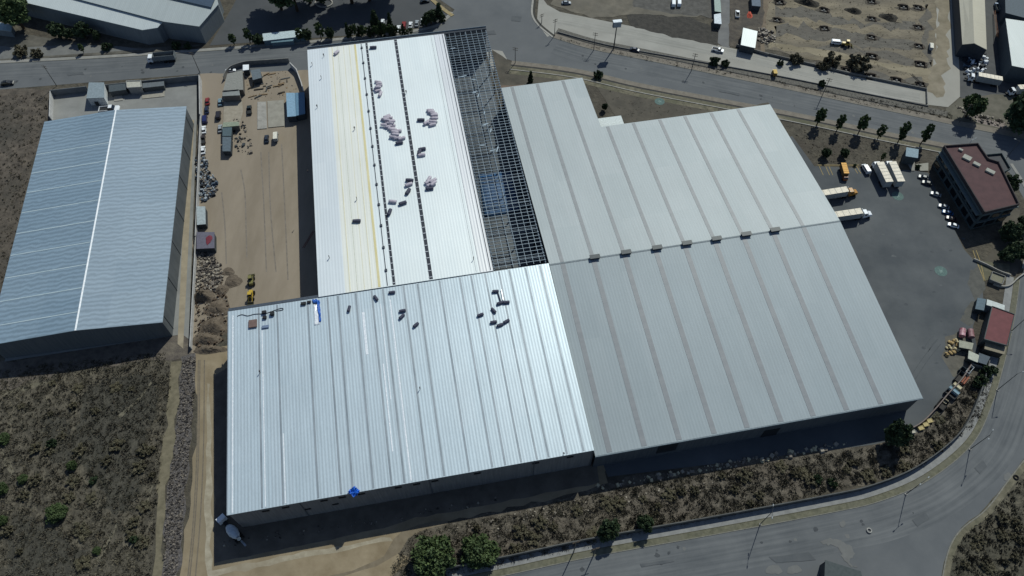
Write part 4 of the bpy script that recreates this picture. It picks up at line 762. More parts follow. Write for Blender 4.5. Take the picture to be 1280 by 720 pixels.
def build_semi(o, pm, L_=14.5, side=None, roofm=None, hood=True):
    cargo(o, -L_/2, L_/2, 2.55, 1.2, 4.05, side or BOXSIDE, roofm or BOXROOF); truck_cab(o, pm, L_/2+1.1, 2.4, .7, hood, 2.5)
    q = MB(); q.box(-L_/2+.5, L_/2+4.2, -.45, .45, .7, 1.18); q.build("chassis", CHS, o)
    for x in (-L_/2+1.2, -L_/2+2.5, L_/2-1.4, L_/2-.1, L_/2+(3.6 if hood else 2.0)):
        for y in (-1.05, 1.05): wheel(o, x, y, .52, .45)
def build_dump(o, pm):
    for n_, a in (("tub_side", (-4.6, 2.8, -1.25, -1.15)), ("tub_side", (-4.6, 2.8, 1.15, 1.25)), ("tub_end", (-4.6, -4.5, -1.15, 1.15)), ("tub_end", (2.7, 2.8, -1.15, 1.15))):
        q = MB(); q.box(a[0], a[1], a[2], a[3], 1.2, 3.1); q.build(n_, plain("tub_grey", 110, 116, 118), o)
    q = MB(); q.box(-4.5, 2.7, -1.15, 1.15, 1.2, 1.35); q.build("tub_floor", plain("tub_dark", 34, 38, 40), o)
    truck_cab(o, pm, 3.1, 2.3, .7, h=2.0); q = MB(); q.box(-4.5, 4.8, -.45, .45, .6, 1.18); q.build("chassis", CHS, o)
    for x in (-3.6, -2.3, -1.0, 4.1):
        for y in (-1.0, 1.0): wheel(o, x, y, .52, .4)
def build_mixer(o, pm):
    truck_cab(o, pm, 3.0, 2.4, .7, h=2.1); q = MB(); q.box(-4.4, 4.7, -.45, .45, .6, 1.15); q.build("chassis", CHS, o)
    q = MB(); prof = [(-3.7, .6), (-3.0, 1.0), (-1.8, 1.3), (-.4, 1.2), (.7, .75), (1.0, .3)]; k = 16; vs = []; fs = []
    for x, r_ in prof:
        for j in range(k): t = 2*pi*j/k; vs.append((x, r_*cos(t), 2.35-x*.16+r_*sin(t)))
    for i in range(len(prof)-1): fs += [(i*k+j, i*k+(j+1) % k, (i+1)*k+(j+1) % k, (i+1)*k+j) for j in range(k)]
    fs += [tuple(range(k))[::-1], tuple(range((len(prof)-1)*k, len(prof)*k))]; q.add(vs, fs); q.build("drum", plain("drum_grey", 176, 184, 190), o, smooth=True)
    q = MB(); q.tube((-3.4, 0, 2.6), (-4.5, 0, 3.4), .2, .5, 10); q.build("hopper", STEEL, o)
    q = MB(); q.box(-6.3, -4.3, -.25, .25, 1.3, 1.45); q.build("chute", STEEL, o)
    for x in (-3.3, -2.0, -.7, 3.9):
        for y in (-1.0, 1.0): wheel(o, x, y, .52, .4)
def build_loader(o, pm):
    q = MB(); q.box(-2.2, .6, -.7, .7, .7, 1.8, tx=.1, ty=.08); q.build("body", pm, o, bevel=.06)
    q = MB(); q.box(-.6, .7, -.6, .6, 1.8, 2.9, tx=.12, ty=.1); q.build("cab_glass", GLASS, o); q = MB(); q.box(-.6, .7, -.65, .65, 2.9, 3.02); q.build("cab_roof", pm, o)
    for s_ in (-1, 1): q = MB(); q.tube((.5, s_*.6, 1.5), (2.5, s_*.6, .6), .12, n=6); q.build("arm", pm, o)
    q = MB(); q.extr([(2.3, .15), (2.3, 1.0), (2.45, .95), (2.5, .35), (3.2, .2), (3.2, .1)], -1.1, 1.1); q.build("bucket", plain("bucket", 92, 88, 66), o)
    for x, r_ in ((-1.5, .7), (1.0, .55)):
        for y in (-.9, .9): wheel(o, x, y, r_, .4)
BUILD = dict(sedan=(build_sedan, "car", ("body", "roof")), pickup=(build_pickup, "pickup truck", ("body", "roof", "bed_side", "tailgate")), van=(build_van, "van", ("body",)),
             box_truck=(build_box_truck, "box truck", ("cab",)), semi=(build_semi, "semi truck", ("cab",)), dump=(build_dump, "dump truck", ("cab",)), mixer=(build_mixer, "mixer truck", ("cab",)), loader=(build_loader, "loader", ("body", "arm", "cab_roof")))
NAMES = dict(sedan="parked_car", pickup="pickup_truck", van="van", box_truck="box_truck", semi="semi_truck", dump="dump_truck", mixer="concrete_mixer_truck", loader="wheel_loader")
PROTO = {}
def vehicle(kind, px, py, toward, color, label, group=None, scale=1, key=None, z=0, hc=.8, **kw):
    b, cat, painted = BUILD[kind]; pm = paint(*color); p = P(px, py, z+hc); p.z = z
    rz = toward if isinstance(toward, float) else heading((px, py), toward)
    key = key or kind
    if key not in PROTO:
        o = thing(NAMES[kind], label, cat, p, rz, group, scale); b(o, pm, **kw); PROTO[key] = o
    else:
        o = dup(PROTO[key], label, p, rz, group, scale, {k: pm for k in painted})
        if not group and "group" in o: del o["group"]
    return o
WHT = ("white", 225, 228, 230); BLK = ("black", 26, 28, 30); NAVY = ("navy", 30, 40, 66); RED = ("red", 130, 46, 46); SIL = ("silver", 150, 156, 160); DGR = ("dark_green", 34, 44, 44); GRY = ("grey", 92, 98, 102); TANC = ("tan", 196, 160, 96); ORA = ("orange_cab", 170, 120, 40); YELV = ("yellow", 190, 160, 60)
V = vehicle
V('sedan', 9, 103.5, (40, 100), BLK, "black car driving on the upper road at the far left edge", z=.1, scale=1.2)
V('dump', 203, 73, (180, 75), WHT, "grey open-tub dump truck with white cab on the upper road", z=.1, hc=1.5, scale=1.25)
V('sedan', 288, 87.5, (310, 85), WHT, "white car on the dirt beside the curved entrance wall", z=.03)
PG = "vehicles parked along the pale wall of the dirt yard"
V('sedan', 259, 126, (258, 110), RED, "red car, top of the column parked along the pale wall", PG)
V('sedan', 258, 137, (257, 120), NAVY, "dark navy car directly below the red one by the wall", PG)
V('van', 256, 149, (255.4, 130), ("blue", 28, 36, 84), "deep blue van above the upper white car by the wall", PG)
V('sedan', 254.5, 161.5, (254, 150), WHT, "white car between the deep blue van and the dark pickup", PG)
V('pickup', 253.5, 174, (253, 160), ("brown", 52, 46, 46), "dark brown pickup between two white cars by the wall", PG)
V('sedan', 253.5, 187, (253, 170), WHT, "white car lowest in the column, above the black scrap heap", PG)
V('sedan', 275, 127, (275, 110), ("pale_blue", 120, 144, 156), "pale blue car left of the site office's shadow", PG)
V('van', 273, 144, (273.5, 130), ("dark_brown", 44, 40, 44), "dark van below the pale blue car, beside the beige slab", PG)
V('sedan', 275, 160, (275, 150), SIL, "silver car left of the pale green roofed hut", PG)
V('pickup', 311.5, 137, (311, 120), DGR, "large dark green pickup parked alone in the dirt yard")
V('box_truck', 344, 170, (344.5, 150), WHT, "small white-roofed truck below the concrete slab in the dirt yard", scale=.62, key='small_box', hc=2, L_=6, roofm=plain("wroof", 226, 222, 206))
V('sedan', 333, 173, (333, 160), ("dusk", 40, 48, 60), "dark blue-grey car beside the small white truck")
V('pickup', 137, 137, (160, 135), WHT, "white pickup between the office block and blue-grey roof", scale=1.55)
V('loader', 313, 369, (311, 385), YELV, "yellow wheel loader just above the metal roof's corner", hc=1.5)
V('loader', 313.5, 349, (313, 330), ("olive", 120, 116, 70), "olive loader with dark cab in line above the yellow one", hc=1.5)
G_ = "cars parked in the top car park row"
for px, py, cc, lb in ((478, 27, WHT, "white car alone left of the row, behind a tall conifer"), (498, 35, WHT, "white car at the left end of the five-car row"), (505, 31.5, RED, "red van second from the left in the car park row"), (513, 30.5, WHT, "white car just right of the red van in the top car park"), (521, 28.5, SIL, "silver car fourth in the car park row"), (528, 26, WHT, "white-fronted car at the right end of the row")):
    V('van' if cc is RED else 'sedan', px, py, (px+1.5, py-12), cc, lb, G_)
V('sedan', 531, 1, (545, -1), BLK, "black car at the top edge near the yellow kerb")
V('sedan', 794, 61.5, (814, 66), NAVY, "dark blue car standing on the verge below the concrete road")
V('pickup', 897.5, 62, (915, 66), WHT, "white pickup driving on the concrete road by the service lane", z=.1)
V('box_truck', 969, 90, (967, 80), YELV, "small yellow truck on the concrete road below the excavated lot", key='yb', scale=.6, hc=2, L_=4.2, side=plain("yside", 120, 96, 50), roofm=plain("yroof", 222, 190, 110))
V('van', 842, 4, (842, -6), WHT, "white van, left one of two at the top works yard", "vans at the works yard")
V('van', 849, 3.5, (849, -6), WHT, "white van, right one of two at the top works yard", "vans at the works yard")
V('sedan', 708, 3, (722, 3), SIL, "silver car at the top edge by the dark flower bed")
V('semi', 1236, 99, (1215, 95), WHT, "white semi truck with long pale trailer in the right depot yard", hc=2.5, key='semi_cab', hood=False, L_=9.5)
V('semi', 1285, 111.5, (1260, 113), WHT, "white semi truck cut off by the right edge of the photo", hc=2.5, key='semi_cab', hood=False)
V('pickup', 922, 17, (922, 5), WHT, "small white pickup among the dark storage plot")
V('loader', 1059, 54, (1075, 56), YELV, "yellow loader in the middle of the excavated lot", hc=1.5)
V('van', 1046, 53, (1070, 55), WHT, "cream tank van left of the yellow loader in the lot")
V('box_truck', 1165, 57, (1165, 45), WHT, "white tank truck at the right edge of the excavated lot", key='small_box', scale=.55, hc=2)
# yard
V('box_truck', 1056, 211, (1062, 232), ("tan_cab", 150, 90, 50), "orange-tan box truck parked alone at the yellow bay lines", key='tanbox', scale=.78, hc=2.6, L_=7, side=plain("tside", 120, 92, 56), roofm=plain("troof", 226, 172, 92))
V('van', 1082.5, 211, (1077, 202), WHT, "white van between the tan truck and the two big box trucks", z=.09)
V('box_truck', 1105, 216.5, (1094, 194), WHT, "big white box truck, left of the pair", "pair of big box trucks", key='bigbox', hc=3.6, L_=9.0, z=.09, scale=1.13)
V('box_truck', 1120, 216, (1110, 194), WHT, "big white box truck, right of the pair, nearer the canopy", "pair of big box trucks", key='bigbox', hc=3.6, z=.09, scale=1.13)
V('semi', 1037, 240, (1075, 234), ORA, "semi truck with orange cab docked at the grey warehouse", "semi trucks docked at the warehouse", key='semi_h', hc=3.9, z=.09)
V('semi', 1054, 267, (1092, 261.5), WHT, "semi truck with white bonneted cab docked at the grey warehouse", "semi trucks docked at the warehouse", key='semi_h', hc=3.9, z=.09)
OG = "cars parked in front of the office"
for px, py, k_, cc, lb in ((1154.5, 221, 'sedan', GRY, "grey car, topmost of the row before the office"), (1159, 228, 'sedan', ("charcoal", 60, 64, 68), "charcoal car, second from the top before the office"), (1170, 242, 'sedan', SIL, "silver car, third before the office with a gap either side"), (1180, 257.5, 'sedan', SIL, "silver car above the bright blue one by the office"), (1185, 265, 'sedan', ("bright_blue", 44, 92, 140), "bright blue car in the row before the office"), (1189.5, 272.5, 'sedan', ("maroon", 70, 50, 52), "dull maroon car just below the bright blue one"), (1192, 281, 'sedan', WHT, "white car, lowest of the row before the office")):
    V(k_, px, py, (px-14, py-4), cc, lb, OG, z=.09, scale=.9)
V('mixer', 288.5, 661.5, (274.5, 646), WHT, "concrete mixer truck in the shadow at the white warehouse's lower left corner", hc=1.5, scale=1.12)
V('dump', 1247, 8, (1243, -6), ("pale_blue2", 130, 160, 196), "pale blue crane truck beside the striped depot roofs", scale=.6, hc=1.5)
# crane boom laid down in the lot and depot
def boom(label, a, b, m_, ha=1, hb=2.5):
    A1, B1 = P(*a, ha), P(*b, hb); o = thing("crane_boom", label, "crane boom", (A1.x, A1.y, 0)); q = MB(); d = B1-A1; c = Vector((A1.x, A1.y, 0))
    for s_ in ((-.35, 0), (.35, 0), (0, .6)): q.tube(A1-c+Vector((s_[0], 0, s_[1])), B1-c+Vector((s_[0], 0, s_[1])), .07, n=4)
    q.build("chord", m_, o); q = MB()
    for i in range(12):
        p0 = A1-c+d*(i/12); p1 = A1-c+d*((i+1)/12); q.tube(p0+Vector((-.35, 0, 0)), p1+Vector((.35, 0, 0)), .05, n=4); q.tube(p0+Vector((.35, 0, 0)), p1+Vector((0, 0, .6)), .05, n=4)
    q.build("lattice", m_, o); return o
boom("rusty lattice boom lying in the depot below the pale blue truck", (1243, 14), (1247.5, 47), plain("rust", 120, 76, 46))
boom("dark boom leaning across the corner of the excavated lot", (1139, 93), (1152, 106), plain("boom_dark", 40, 40, 42), 3, .6)
boom("thin red and steel boom lying in the shade of the white warehouse", (379, 310), (392, 289), plain("boom_red", 110, 66, 58))

# ------------------------------------------------------------------ poles, lamps, sign
def mk_lamp(px, py, h, label, group, arms=2, rz=0.0, m_=None):
    p = P(px, py); o = thing("street_lamp", label, "street lamp", p, rz, group); m_ = m_ or plain("lamp_pole", 70, 72, 72)
    q = MB(); q.tube((0, 0, 0), (0, 0, h), .13, .08, 8); q.build("pole", m_, o)
    q = MB(); q.box(-.3, .3, -.3, .3, 0, .35); q.build("base", CONC, o)
    for s_ in ([1, -1] if arms == 2 else [1]):
        q = MB(); q.tube((0, 0, h-.1), (s_*1.5, 0, h+.25), .06, .05, 6); q.build("arm", m_, o)
        q = MB(); q.box(-.38, .38, -.15, .15, h+.16, h+.32, c=(s_*1.8, 0), tx=.08, ty=.04); q.build("lamp_head", plain("lamp_head", 150, 154, 156), o)
    return o
def mk_pole(px, py, h, label, group, rz=0.0):
    p = P(px, py); o = thing("utility_pole", label, "utility pole", p, rz, group)
    q = MB(); q.tube((0, 0, 0), (0, 0, h), .17, .11, 8); q.build("pole", plain("pole_concrete", 96, 94, 88), o)
    for z in (h-.4, h-1.4):
        q = MB(); q.box(-1.1, 1.1, -.06, .06, z-.07, z+.07); ca = q.build("crossarm", WOOD, o)
        for x in (-.95, -.35, .35, .95):
            q = MB(); q.tube((x, 0, z+.07), (x, 0, z+.28), .06, .04, 6); i_ = q.build("insulator", plain("insulator", 120, 110, 100), ca)
    return o
LG = "street lamps along the lower road"
mk_lamp(1132, 618, 12, "double-arm street lamp on the curve, lower one beside the wide bend", LG, 2, .6)
mk_lamp(1212, 562, 12, "double-arm street lamp on the curve above the lower bend", LG, 2, .9)
mk_lamp(950, 655.5, 12.5, "double-arm street lamp by the lower road under the middle of the scrub", LG, 2, 1.3)
mk_lamp(1246, 488, 12, "street lamp beside the right-hand road below the gate sheds", LG, 1, .3)
mk_lamp(1263, 415, 11, "street lamp beside the red-roofed gate house", LG, 1, .2)
mk_lamp(1257, 199, 10, "street lamp on the corner behind the red-roofed office", LG, 1, 2.6)
UG = "utility poles along the lower road"
mk_pole(717, 690, 11.5, "utility pole at the lower road, left one of the two near the bottom centre", UG, .3)
mk_pole(742, 694, 8, "shorter utility pole just right of the taller one near the bottom centre", UG, .3)
UG2 = "poles along the upper road"
for px, py, h, lb in ((71, 107.5, 11, "utility pole at the road corner of the left compound"), (250, 91, 11, "utility pole at the top of the dirt yard's pale wall"), (742, 63, 9.5, "pole on the far kerb, nearest the billboard"), (864, 89, 9.5, "pole on the far kerb midway between billboard and tree row"), (1027, 121, 10, "pole on the far kerb opposite the leftmost roadside tree"), (1199, 153, 10, "pole on the far kerb by the round tree at the right"), (644, 79, 8.5, "pole on the near kerb beside the dark conifer")):
    mk_pole(px, py, h, lb, UG2, -.25)
mk_lamp(1210, 182, 3.2, "short white lamp behind the office parapet", UG2, 1, .4, plain("white_pole", 200, 206, 208))
for px, py, h, lb in ((677, 29, 5, "thin post at the concrete road mouth, left"), (693, 45, 9, "taller dark post at the concrete road mouth, right"), (1094, 25, 1, None)):
    if lb: mk_pole(px, py, h, lb, "posts at the mouth of the concrete road", .5)
# billboard
bp_ = P(767, 61); bo = thing("billboard", "tall white billboard on one pole between the two upper roads", "billboard", bp_, .15)
q = MB(); q.tube((0, 0, 0), (0, 0, 12.4), .28, .2, 10); q.build("pole", DARKSTEEL, bo)
q = MB(); q.box(-1.8, 1.8, -.5, .5, 11.6, 14.4, ty=-.0); q.build("frame", plain("sign_shade", 46, 50, 54), bo)  # shaded sides of the white box put into a dark colour
q = MB(); q.box(-1.9, 1.9, -.9, .9, 14.41, 14.7); q.build("top_panel", plain("sign_white", 225, 230, 232), bo)
for s_ in (-1, 1): q = MB(); q.box(-1.75, 1.75, -.03, .03, 11.7, 14.3, c=(0, s_*.54)); q.build("sign_face", plain("sign_face", 150, 156, 160), bo)

# ------------------------------------------------------------------ workers
def person_mesh():
    me = bpy.data.meshes.new("person"); V_ = [(0,0,.95),(0,0,1.2),(0,0,1.42),(0,0,1.53),(0,.02,1.66),(-.1,0,.9),(-.11,.03,.5),(-.11,0,.08),(-.11,.14,.04),(.1,0,.9),(.11,-.02,.5),(.12,-.05,.08),(.12,.09,.04),(-.19,0,1.4),(-.25,.03,1.12),(-.24,.14,.9),(.19,0,1.4),(.26,.02,1.12),(.27,.1,.88)]
    E_ = [(0,1),(1,2),(2,3),(3,4),(0,5),(5,6),(6,7),(7,8),(0,9),(9,10),(10,11),(11,12),(2,13),(13,14),(14,15),(2,16),(16,17),(17,18)]
    me.from_pydata(V_, E_, []); o = bpy.data.objects.new("person", me); COL.objects.link(o); m_ = o.modifiers.new("s", 'SKIN')
    r_ = [.15,.14,.15,.06,.11,.1,.075,.05,.045,.1,.075,.05,.045,.075,.05,.035,.075,.05,.035]
    for i, v in enumerate(me.skin_vertices[0].data): v.radius = (r_[i], r_[i]); v.use_root = (i == 0)
    o.modifiers.new("u", 'SUBSURF').levels = 1
    dg = bpy.context.evaluated_depsgraph_get(); nm = bpy.data.meshes.new_from_object(o.evaluated_get(dg)); bpy.data.objects.remove(o)
    nm.materials.clear(); [nm.materials.append(x) for x in (plain("trousers", 44, 50, 66), plain("shirt", 70, 62, 60), plain("skin", 120, 86, 66), plain("hair", 28, 24, 22))]
    for p in nm.polygons:
        z = p.center.z; p.material_index = 0 if z < .95 else (1 if z < 1.48 else (3 if z > 1.68 else 2)); p.use_smooth = True
    return nm
PM = person_mesh()
def toW(p, zf, r_=0): lx, ly = p.x*cos(GA)+p.y*sin(GA), -p.x*sin(GA)+p.y*cos(GA); return Vector((p.x, p.y, zf(ly)+r_))
for i, (px, py, zf, lb) in enumerate(((404, 67, zA, "worker standing near the top left corner of the white roof"), (389.5, 78, zA, "worker at the left edge of the white roof near its top"), (401, 95, zA, "worker on the left white strip, level with the dirt-yard slab"), (396, 132, zA, "worker on the left white strip beside the pale blue hut"), (443, 160, zA, "worker on the cream strip left of the biggest insulation pile"), (446, 249, zA, "worker on the cream strip above the lone dark bundle"), (412, 323, zA, "worker near the lower left edge of the white roof"), (507.5, 114, zA, "worker right of the second dark roof gap, upper part"), (592, 325, zA, "worker at the lower right corner of the white roof"), (525, 486, zB, "worker alone in the middle of the striped metal roof"), (326, 467, zB, "worker at the left side of the striped metal roof"), (705, 565, zB, "worker at the lower right edge of the striped metal roof"), (385, 215, zA, "worker at the left edge of the white roof, mid height"))):
    p = toW(P(px, py, 17 if zf is zA else 15), zf, .05); o = bpy.data.objects.new("person", PM); o.location = p; o.rotation_euler = (0, 0, R.uniform(0, 6)); link(o); tag(o, lb, "person", "workers on the roofs")

# ------------------------------------------------------------------ things lying on the new roofs
ROLL = mat("plastic_wrap", (.36, .32, .37), (.52, .48, .53), scale=1.2, rough=.45, coord='object'); ROLLE = plain("roll_end", 96, 84, 96)
def roll_mesh(seed, L_=2.3, r_=.5):
    q = MB(); rr = random.Random(seed); k = 12; vs = []; fs = []
    for i in range(7):
        x = -L_/2+L_*i/6; rad = r_*(1 if 0 < i < 6 else .86)*(1+rr.uniform(-.06, .06))
        for j in range(k): t = 2*pi*j/k; vs.append((x, rad*cos(t)*(1+rr.uniform(-.04, .04)), r_*.9+rad*.9*sin(t)))
    for i in range(6): fs += [(i*k+j, i*k+(j+1) % k, (i+1)*k+(j+1) % k, (i+1)*k+j) for j in range(k)]
    fs += [tuple(range(k))[::-1], tuple(range(6*k, 7*k))]; q.add(vs, fs); return q
ROLLS = [roll_mesh(s_) for s_ in range(4)]; RM = [None]*4
def roll(px, py, zf, label, group, ang=.3, lift=0.0, dark=False, sc=1.0):
    k = R.randrange(4)
    if RM[k] is None: o = ROLLS[k].build("insulation_roll", ROLL, smooth=True); RM[k] = o.data
    else: o = link(bpy.data.objects.new("insulation_roll", RM[k]))
    if dark: o.data = o.data.copy(); o.data.materials.clear(); o.data.materials.append(plain("dark_wrap", 66, 68, 84))
    o.location = toW(P(px, py, (17 if zf is zA else 16)+lift), zf, .06+lift); o.rotation_euler = (0, 0, ang+R.uniform(-.12, .12)); o.scale = (sc*1.2, sc*1.35, sc*1.1)
    return tag(o, label, "insulation roll", group)
def pile(cx, cy, rx, ry, n, label, group, base_ang=.2, sc=1.0):
    for i in range(n):
        t = i/max(1, n-1); a = R.uniform(0, 6.28); rr_ = R.random()**.5
        px, py = cx+rx*rr_*cos(a), cy+ry*(2*t-1)
        lift = .0 if i % 2 == 0 else .85*(1-abs(2*t-1))
        roll(px, py, zA, label, group, base_ang+R.uniform(-.35, .35), lift, sc=sc)
pile(473, 106, 4, 5.5, 6, "lilac-wrapped insulation roll in the small upper pile between the roof gaps", "small upper pile of rolls", sc=.9)
pile(485.5, 151, 6.5, 7, 15, "lilac-wrapped insulation roll in the biggest heap on the white roof", "biggest heap of rolls", sc=.9)
pile(493, 166, 5, 6, 9, "lilac-wrapped insulation roll in the heap just below the biggest one", "heap below the biggest")
pile(541, 146, 3.5, 9, 10, "lilac-wrapped insulation roll in the tall stack right of the second gap", "tall stack of rolls", .15)
pile(538, 228, 4.5, 3.5, 5, "insulation roll in the loose cluster right of the second gap, lower one", "loose lower cluster of rolls", .8)
for px, py, a, lb in ((475, 116, 1.4, "short roll fallen just below the small upper pile"), (502, 172.5, .6, "roll lying off the lower right of the big heap"), (499, 178, .2, "dark roll lying lowest below the big heap"), (526, 149, .1, "single dark roll left of the tall stack"), (533, 152.5, .9, "short roll touching the tall stack's left side"), (527.5, 186, .3, "upper roll of the C-shaped group right of the gap"), (524.3, 189.5, 1.3, "left roll of the C-shaped group right of the gap"), (527, 193.5, .15, "lower roll of the C-shaped group right of the gap"), (512, 225.5, -.1, "upper of two parallel rolls left of the second gap"), (511, 231, .4, "lower of two parallel rolls left of the second gap"), (510, 240, 1.2, "stub roll under the two parallel rolls"), (491, 252.5, -.2, "roll left of the tilted one on the lower white roof"), (503.5, 254.5, .5, "tilted dark roll in the lower middle of the white roof"), (487, 266, 1.3, "bent roll lying lowest on the white roof"), (537, 236, .15, "dark roll under the loose lower cluster"), (446, 277, .05, "dark bundle alone on the cream strip"), (466, 56.5, .2, "dark bundle at the top end of the white roof"), (420, 63, 1.0, "brown bundle at the top of the cream strip")):
    roll(px, py, zA, lb, None, a, dark=("dark" in lb or R.random() < .5))
for px, py, a, lb in ((600.5, 394.5, .4, "dark bundle alone left of the packs on the striped roof"), (617, 389, -.9, "dark bundle slanting down above the three packs"), (617, 403, .1, "left of the three dark packs in a row on the striped roof"), (625, 406.5, .3, "middle and lowest of the three dark packs"), (633, 402, .5, "right of the three dark packs in a row"), (625, 380, .3, "dark bundle at the foot of the thin beam"), (633, 379, 0., "small dark bundle right of the thin beam's foot"), (619.5, 366, .2, "dark bundle at the head of the thin beam"), (470.5, 375, -.9, "lilac bundle near the joint of the two roofs"), (503.5, 390, .2, "upper of two black bundles on the striped roof"), (502.5, 397, .9, "lower of two black bundles on the striped roof"), (520, 407, .7, "brown bundle right of the two black ones"), (490.5, 368, .2, "grey bundle at the end of the left roof gap"), (437, 388, 1.5, "black upright bundle left on the striped roof")):
    roll(px, py, zB, lb, None, a, dark=True, sc=.76)
def roofbox(name, label, cat, px, py, sx, sy, sz, m_, zf=zB, ang=None, parts=None):
    o = thing(name, label, cat, toW(P(px, py, 16.5), zf, .06), GA if ang is None else ang); q = MB(); q.box(-sx/2, sx/2, -sy/2, sy/2, .12, sz); q.build("load", m_, o, bevel=.05)
    for x in (-sx*.35, 0, sx*.35): q = MB(); q.box(x-.06, x+.06, -sy/2, sy/2, 0, .12); q.build("skid", WOOD, o)
    return o
roofbox("pallet_stack", "square brown stack of boards near the striped roof's top left corner", "pallet", 316.5, 405.5, 2.6, 2.8, .5, plain("boards", 110, 90, 84))
roofbox("tool_box", "black box beside the hose coil at the roof's top left", "box", 331, 392, 1.4, 1.0, .8, plain("black_box", 34, 36, 40)); roofbox("tool_box", "second black box just below the first at the roof's top left", "box", 331.5, 398, 1.2, 1.0, .7, plain("black_box", 34, 36, 40))
roofbox("generator", "dark round-cornered machine right of the black boxes", "generator", 341, 393.5, 1.3, 1.3, .9, plain("black_box", 34, 36, 40))
roofbox("bundle", "blue-grey wrapped bundle under the black boxes", "bundle", 332, 409, 2.2, 1.0, .4, plain("blue_grey_wrap", 110, 126, 150))
roofbox("tool_box", "dark tool pile near the blue tarp", "box", 380, 381, 1.6, 1.0, .6, plain("black_box", 34, 36, 40)); roofbox("tool_box", "small dark tool pile touching the blue tarp", "box", 387, 379, 1.2, .8, .5, plain("black_box", 34, 36, 40))
# thin beam, hose
a, b = toW(P(622, 365, 16.5), zB, .3), toW(P(626, 378, 16.3), zB, .3); q = MB(); q.tube(a, b, .22, n=6); tag(q.build("steel_beam", plain("beam_dark", 50, 52, 66)), "thin dark beam between bundles on the striped roof", "beam")
a, b = toW(P(626.5, 363, 16.5), zB, .25), toW(P(629, 376, 16.3), zB, .25); q = MB(); q.tube(a, b, .2, n=6); tag(q.build("steel_beam", BR), "bright white beam beside the thin dark one", "beam")
cur = [(297, 396), (303, 394), (310, 395.5), (318, 393.5), (326, 393), (331, 393), (340, 390), (352, 386), (354, 388), (345, 389.5)]
q = MB(); pr = [toW(P(x, y, 16.6), zB, .15) for x, y in smooth_line(cur, 3)]
for a, b in zip(pr, pr[1:]): q.tube(a, b, .1, n=5)
tag(q.build("hose", plain("hose_dark", 60, 64, 70)), "dark hose snaking over the striped roof's top left corner", "hose")
# tarps
def tarp(label, px, m_, zf, amp=.25, n=9, seed=1):
    pts = [toW(P(x, y, 16.4 if zf is not None else 0), zf or (lambda y: 0)) for x, y in px]; q = MB(); rr = random.Random(seed); vs = []
    for i in range(n+1):
        for j in range(n+1):
            u, v = i/n, j/n; p = (pts[0]*(1-u)+pts[1]*u)*(1-v)+(pts[3]*(1-u)+pts[2]*u)*v
            vs.append((p.x+rr.uniform(-.15, .15), p.y+rr.uniform(-.15, .15), p.z+(.08 if zf else .35)+rr.random()*amp))
    q.add(vs, [(i*(n+1)+j, (i+1)*(n+1)+j, (i+1)*(n+1)+j+1, i*(n+1)+j+1) for i in range(n) for j in range(n)])
    o = q.build("tarp", m_, smooth=True); sm = o.modifiers.new("thick", 'SOLIDIFY'); sm.thickness = .03; return tag(o, label, "tarp")
BLT = plain("tarp_blue", 30, 92, 178, rough=.5, var=.3)
tarp("blue tarp trailing down beside a white sheet near the roof's north edge", [(396, 376), (400, 377), (401.5, 402), (399, 403)], BLT, zB)
tarp("blue tarp bunched at the roof's north edge", [(391, 376), (396.5, 375.8), (397, 380), (392, 380.5)], BLT, zB, .5)
tarp("white sheet spread left of the trailing blue tarp", [(393, 382), (397.5, 381), (399.5, 405), (393, 407)], BR, zB, .05)
tarp("crumpled bright blue tarp at the striped roof's lower edge", [(432.5, 610), (441, 603.5), (448, 609.5), (440, 618)], plain("tarp_bright", 22, 96, 200, rough=.5, var=.4), zB, .9, 12, 4)
q = tarp("blue sheet on the hall floor seen through the bare roof frame", [(598, 219), (640, 214), (652, 264), (606, 272)], plain("tarp_floor", 48, 84, 122, rough=.5, var=.3), None, .1, 9, 3)

# ------------------------------------------------------------------ trees and shrubs
BARK = plain("bark", 70, 58, 44, rough=.95)
LEAF = {k: mat("leaf_"+k, a, b, scale=.9, rough=.7, c3=c, spec=.2) for k, a, b, c in (("green", (.042, .068, .024), (.09, .125, .048), (.055, .08, .034)), ("dark", (.024, .042, .02), (.055, .08, .036), (.032, .05, .024)), ("olive", (.07, .064, .038), (.125, .11, .07), (.085, .078, .05)))}
def crown_mesh(name, rx, rz, zc, n_cl, n_lf, lsz, m_, seed, shape='round'):
    rs = np.random.RandomState(seed); vs = []; cl = []
    for _ in range(n_cl):
        d = rs.normal(size=3); d /= np.linalg.norm(d); rad = rs.uniform(.45, 1.0)
        if shape == 'cone': hgt = rs.uniform(-1, 1); a = rs.uniform(0, 6.28); w_ = (1-hgt)/2*.95+.08; c = np.array([cos(a)*rx*w_*rad, sin(a)*rx*w_*rad, zc+hgt*rz])
        else: c = np.array([d[0]*rx*rad, d[1]*rx*rad, zc+d[2]*rz*rad])
        cl.append((c, rs.uniform(.16, .36)*rx))
    cen = []; 
    for c, r_ in cl:
        k = rs.normal(size=(n_lf, 3)); k /= np.linalg.norm(k, axis=1)[:, None]; cen.append(c+k*r_*rs.uniform(.5, 1.05, (n_lf, 1))*np.array([1, 1, .8]))
    cen = np.concatenate(cen); n = len(cen); u = rs.normal(size=(n, 3)); u /= np.linalg.norm(u, axis=1)[:, None]; v = np.cross(u, rs.normal(size=(n, 3))); v /= np.linalg.norm(v, axis=1)[:, None]
    sz = rs.uniform(.6, 1.3, (n, 1))*lsz; P4 = np.stack([cen-u*sz, cen-v*sz*.6, cen+u*sz, cen+v*sz*.6], 1).reshape(-1, 3)
    P4[:, 2] = np.maximum(P4[:, 2], .05)
    me = bpy.data.meshes.new(name); me.from_pydata(P4.tolist(), [], [tuple(range(4*i, 4*i+4)) for i in range(n)]); me.materials.append(m_); return me, cl
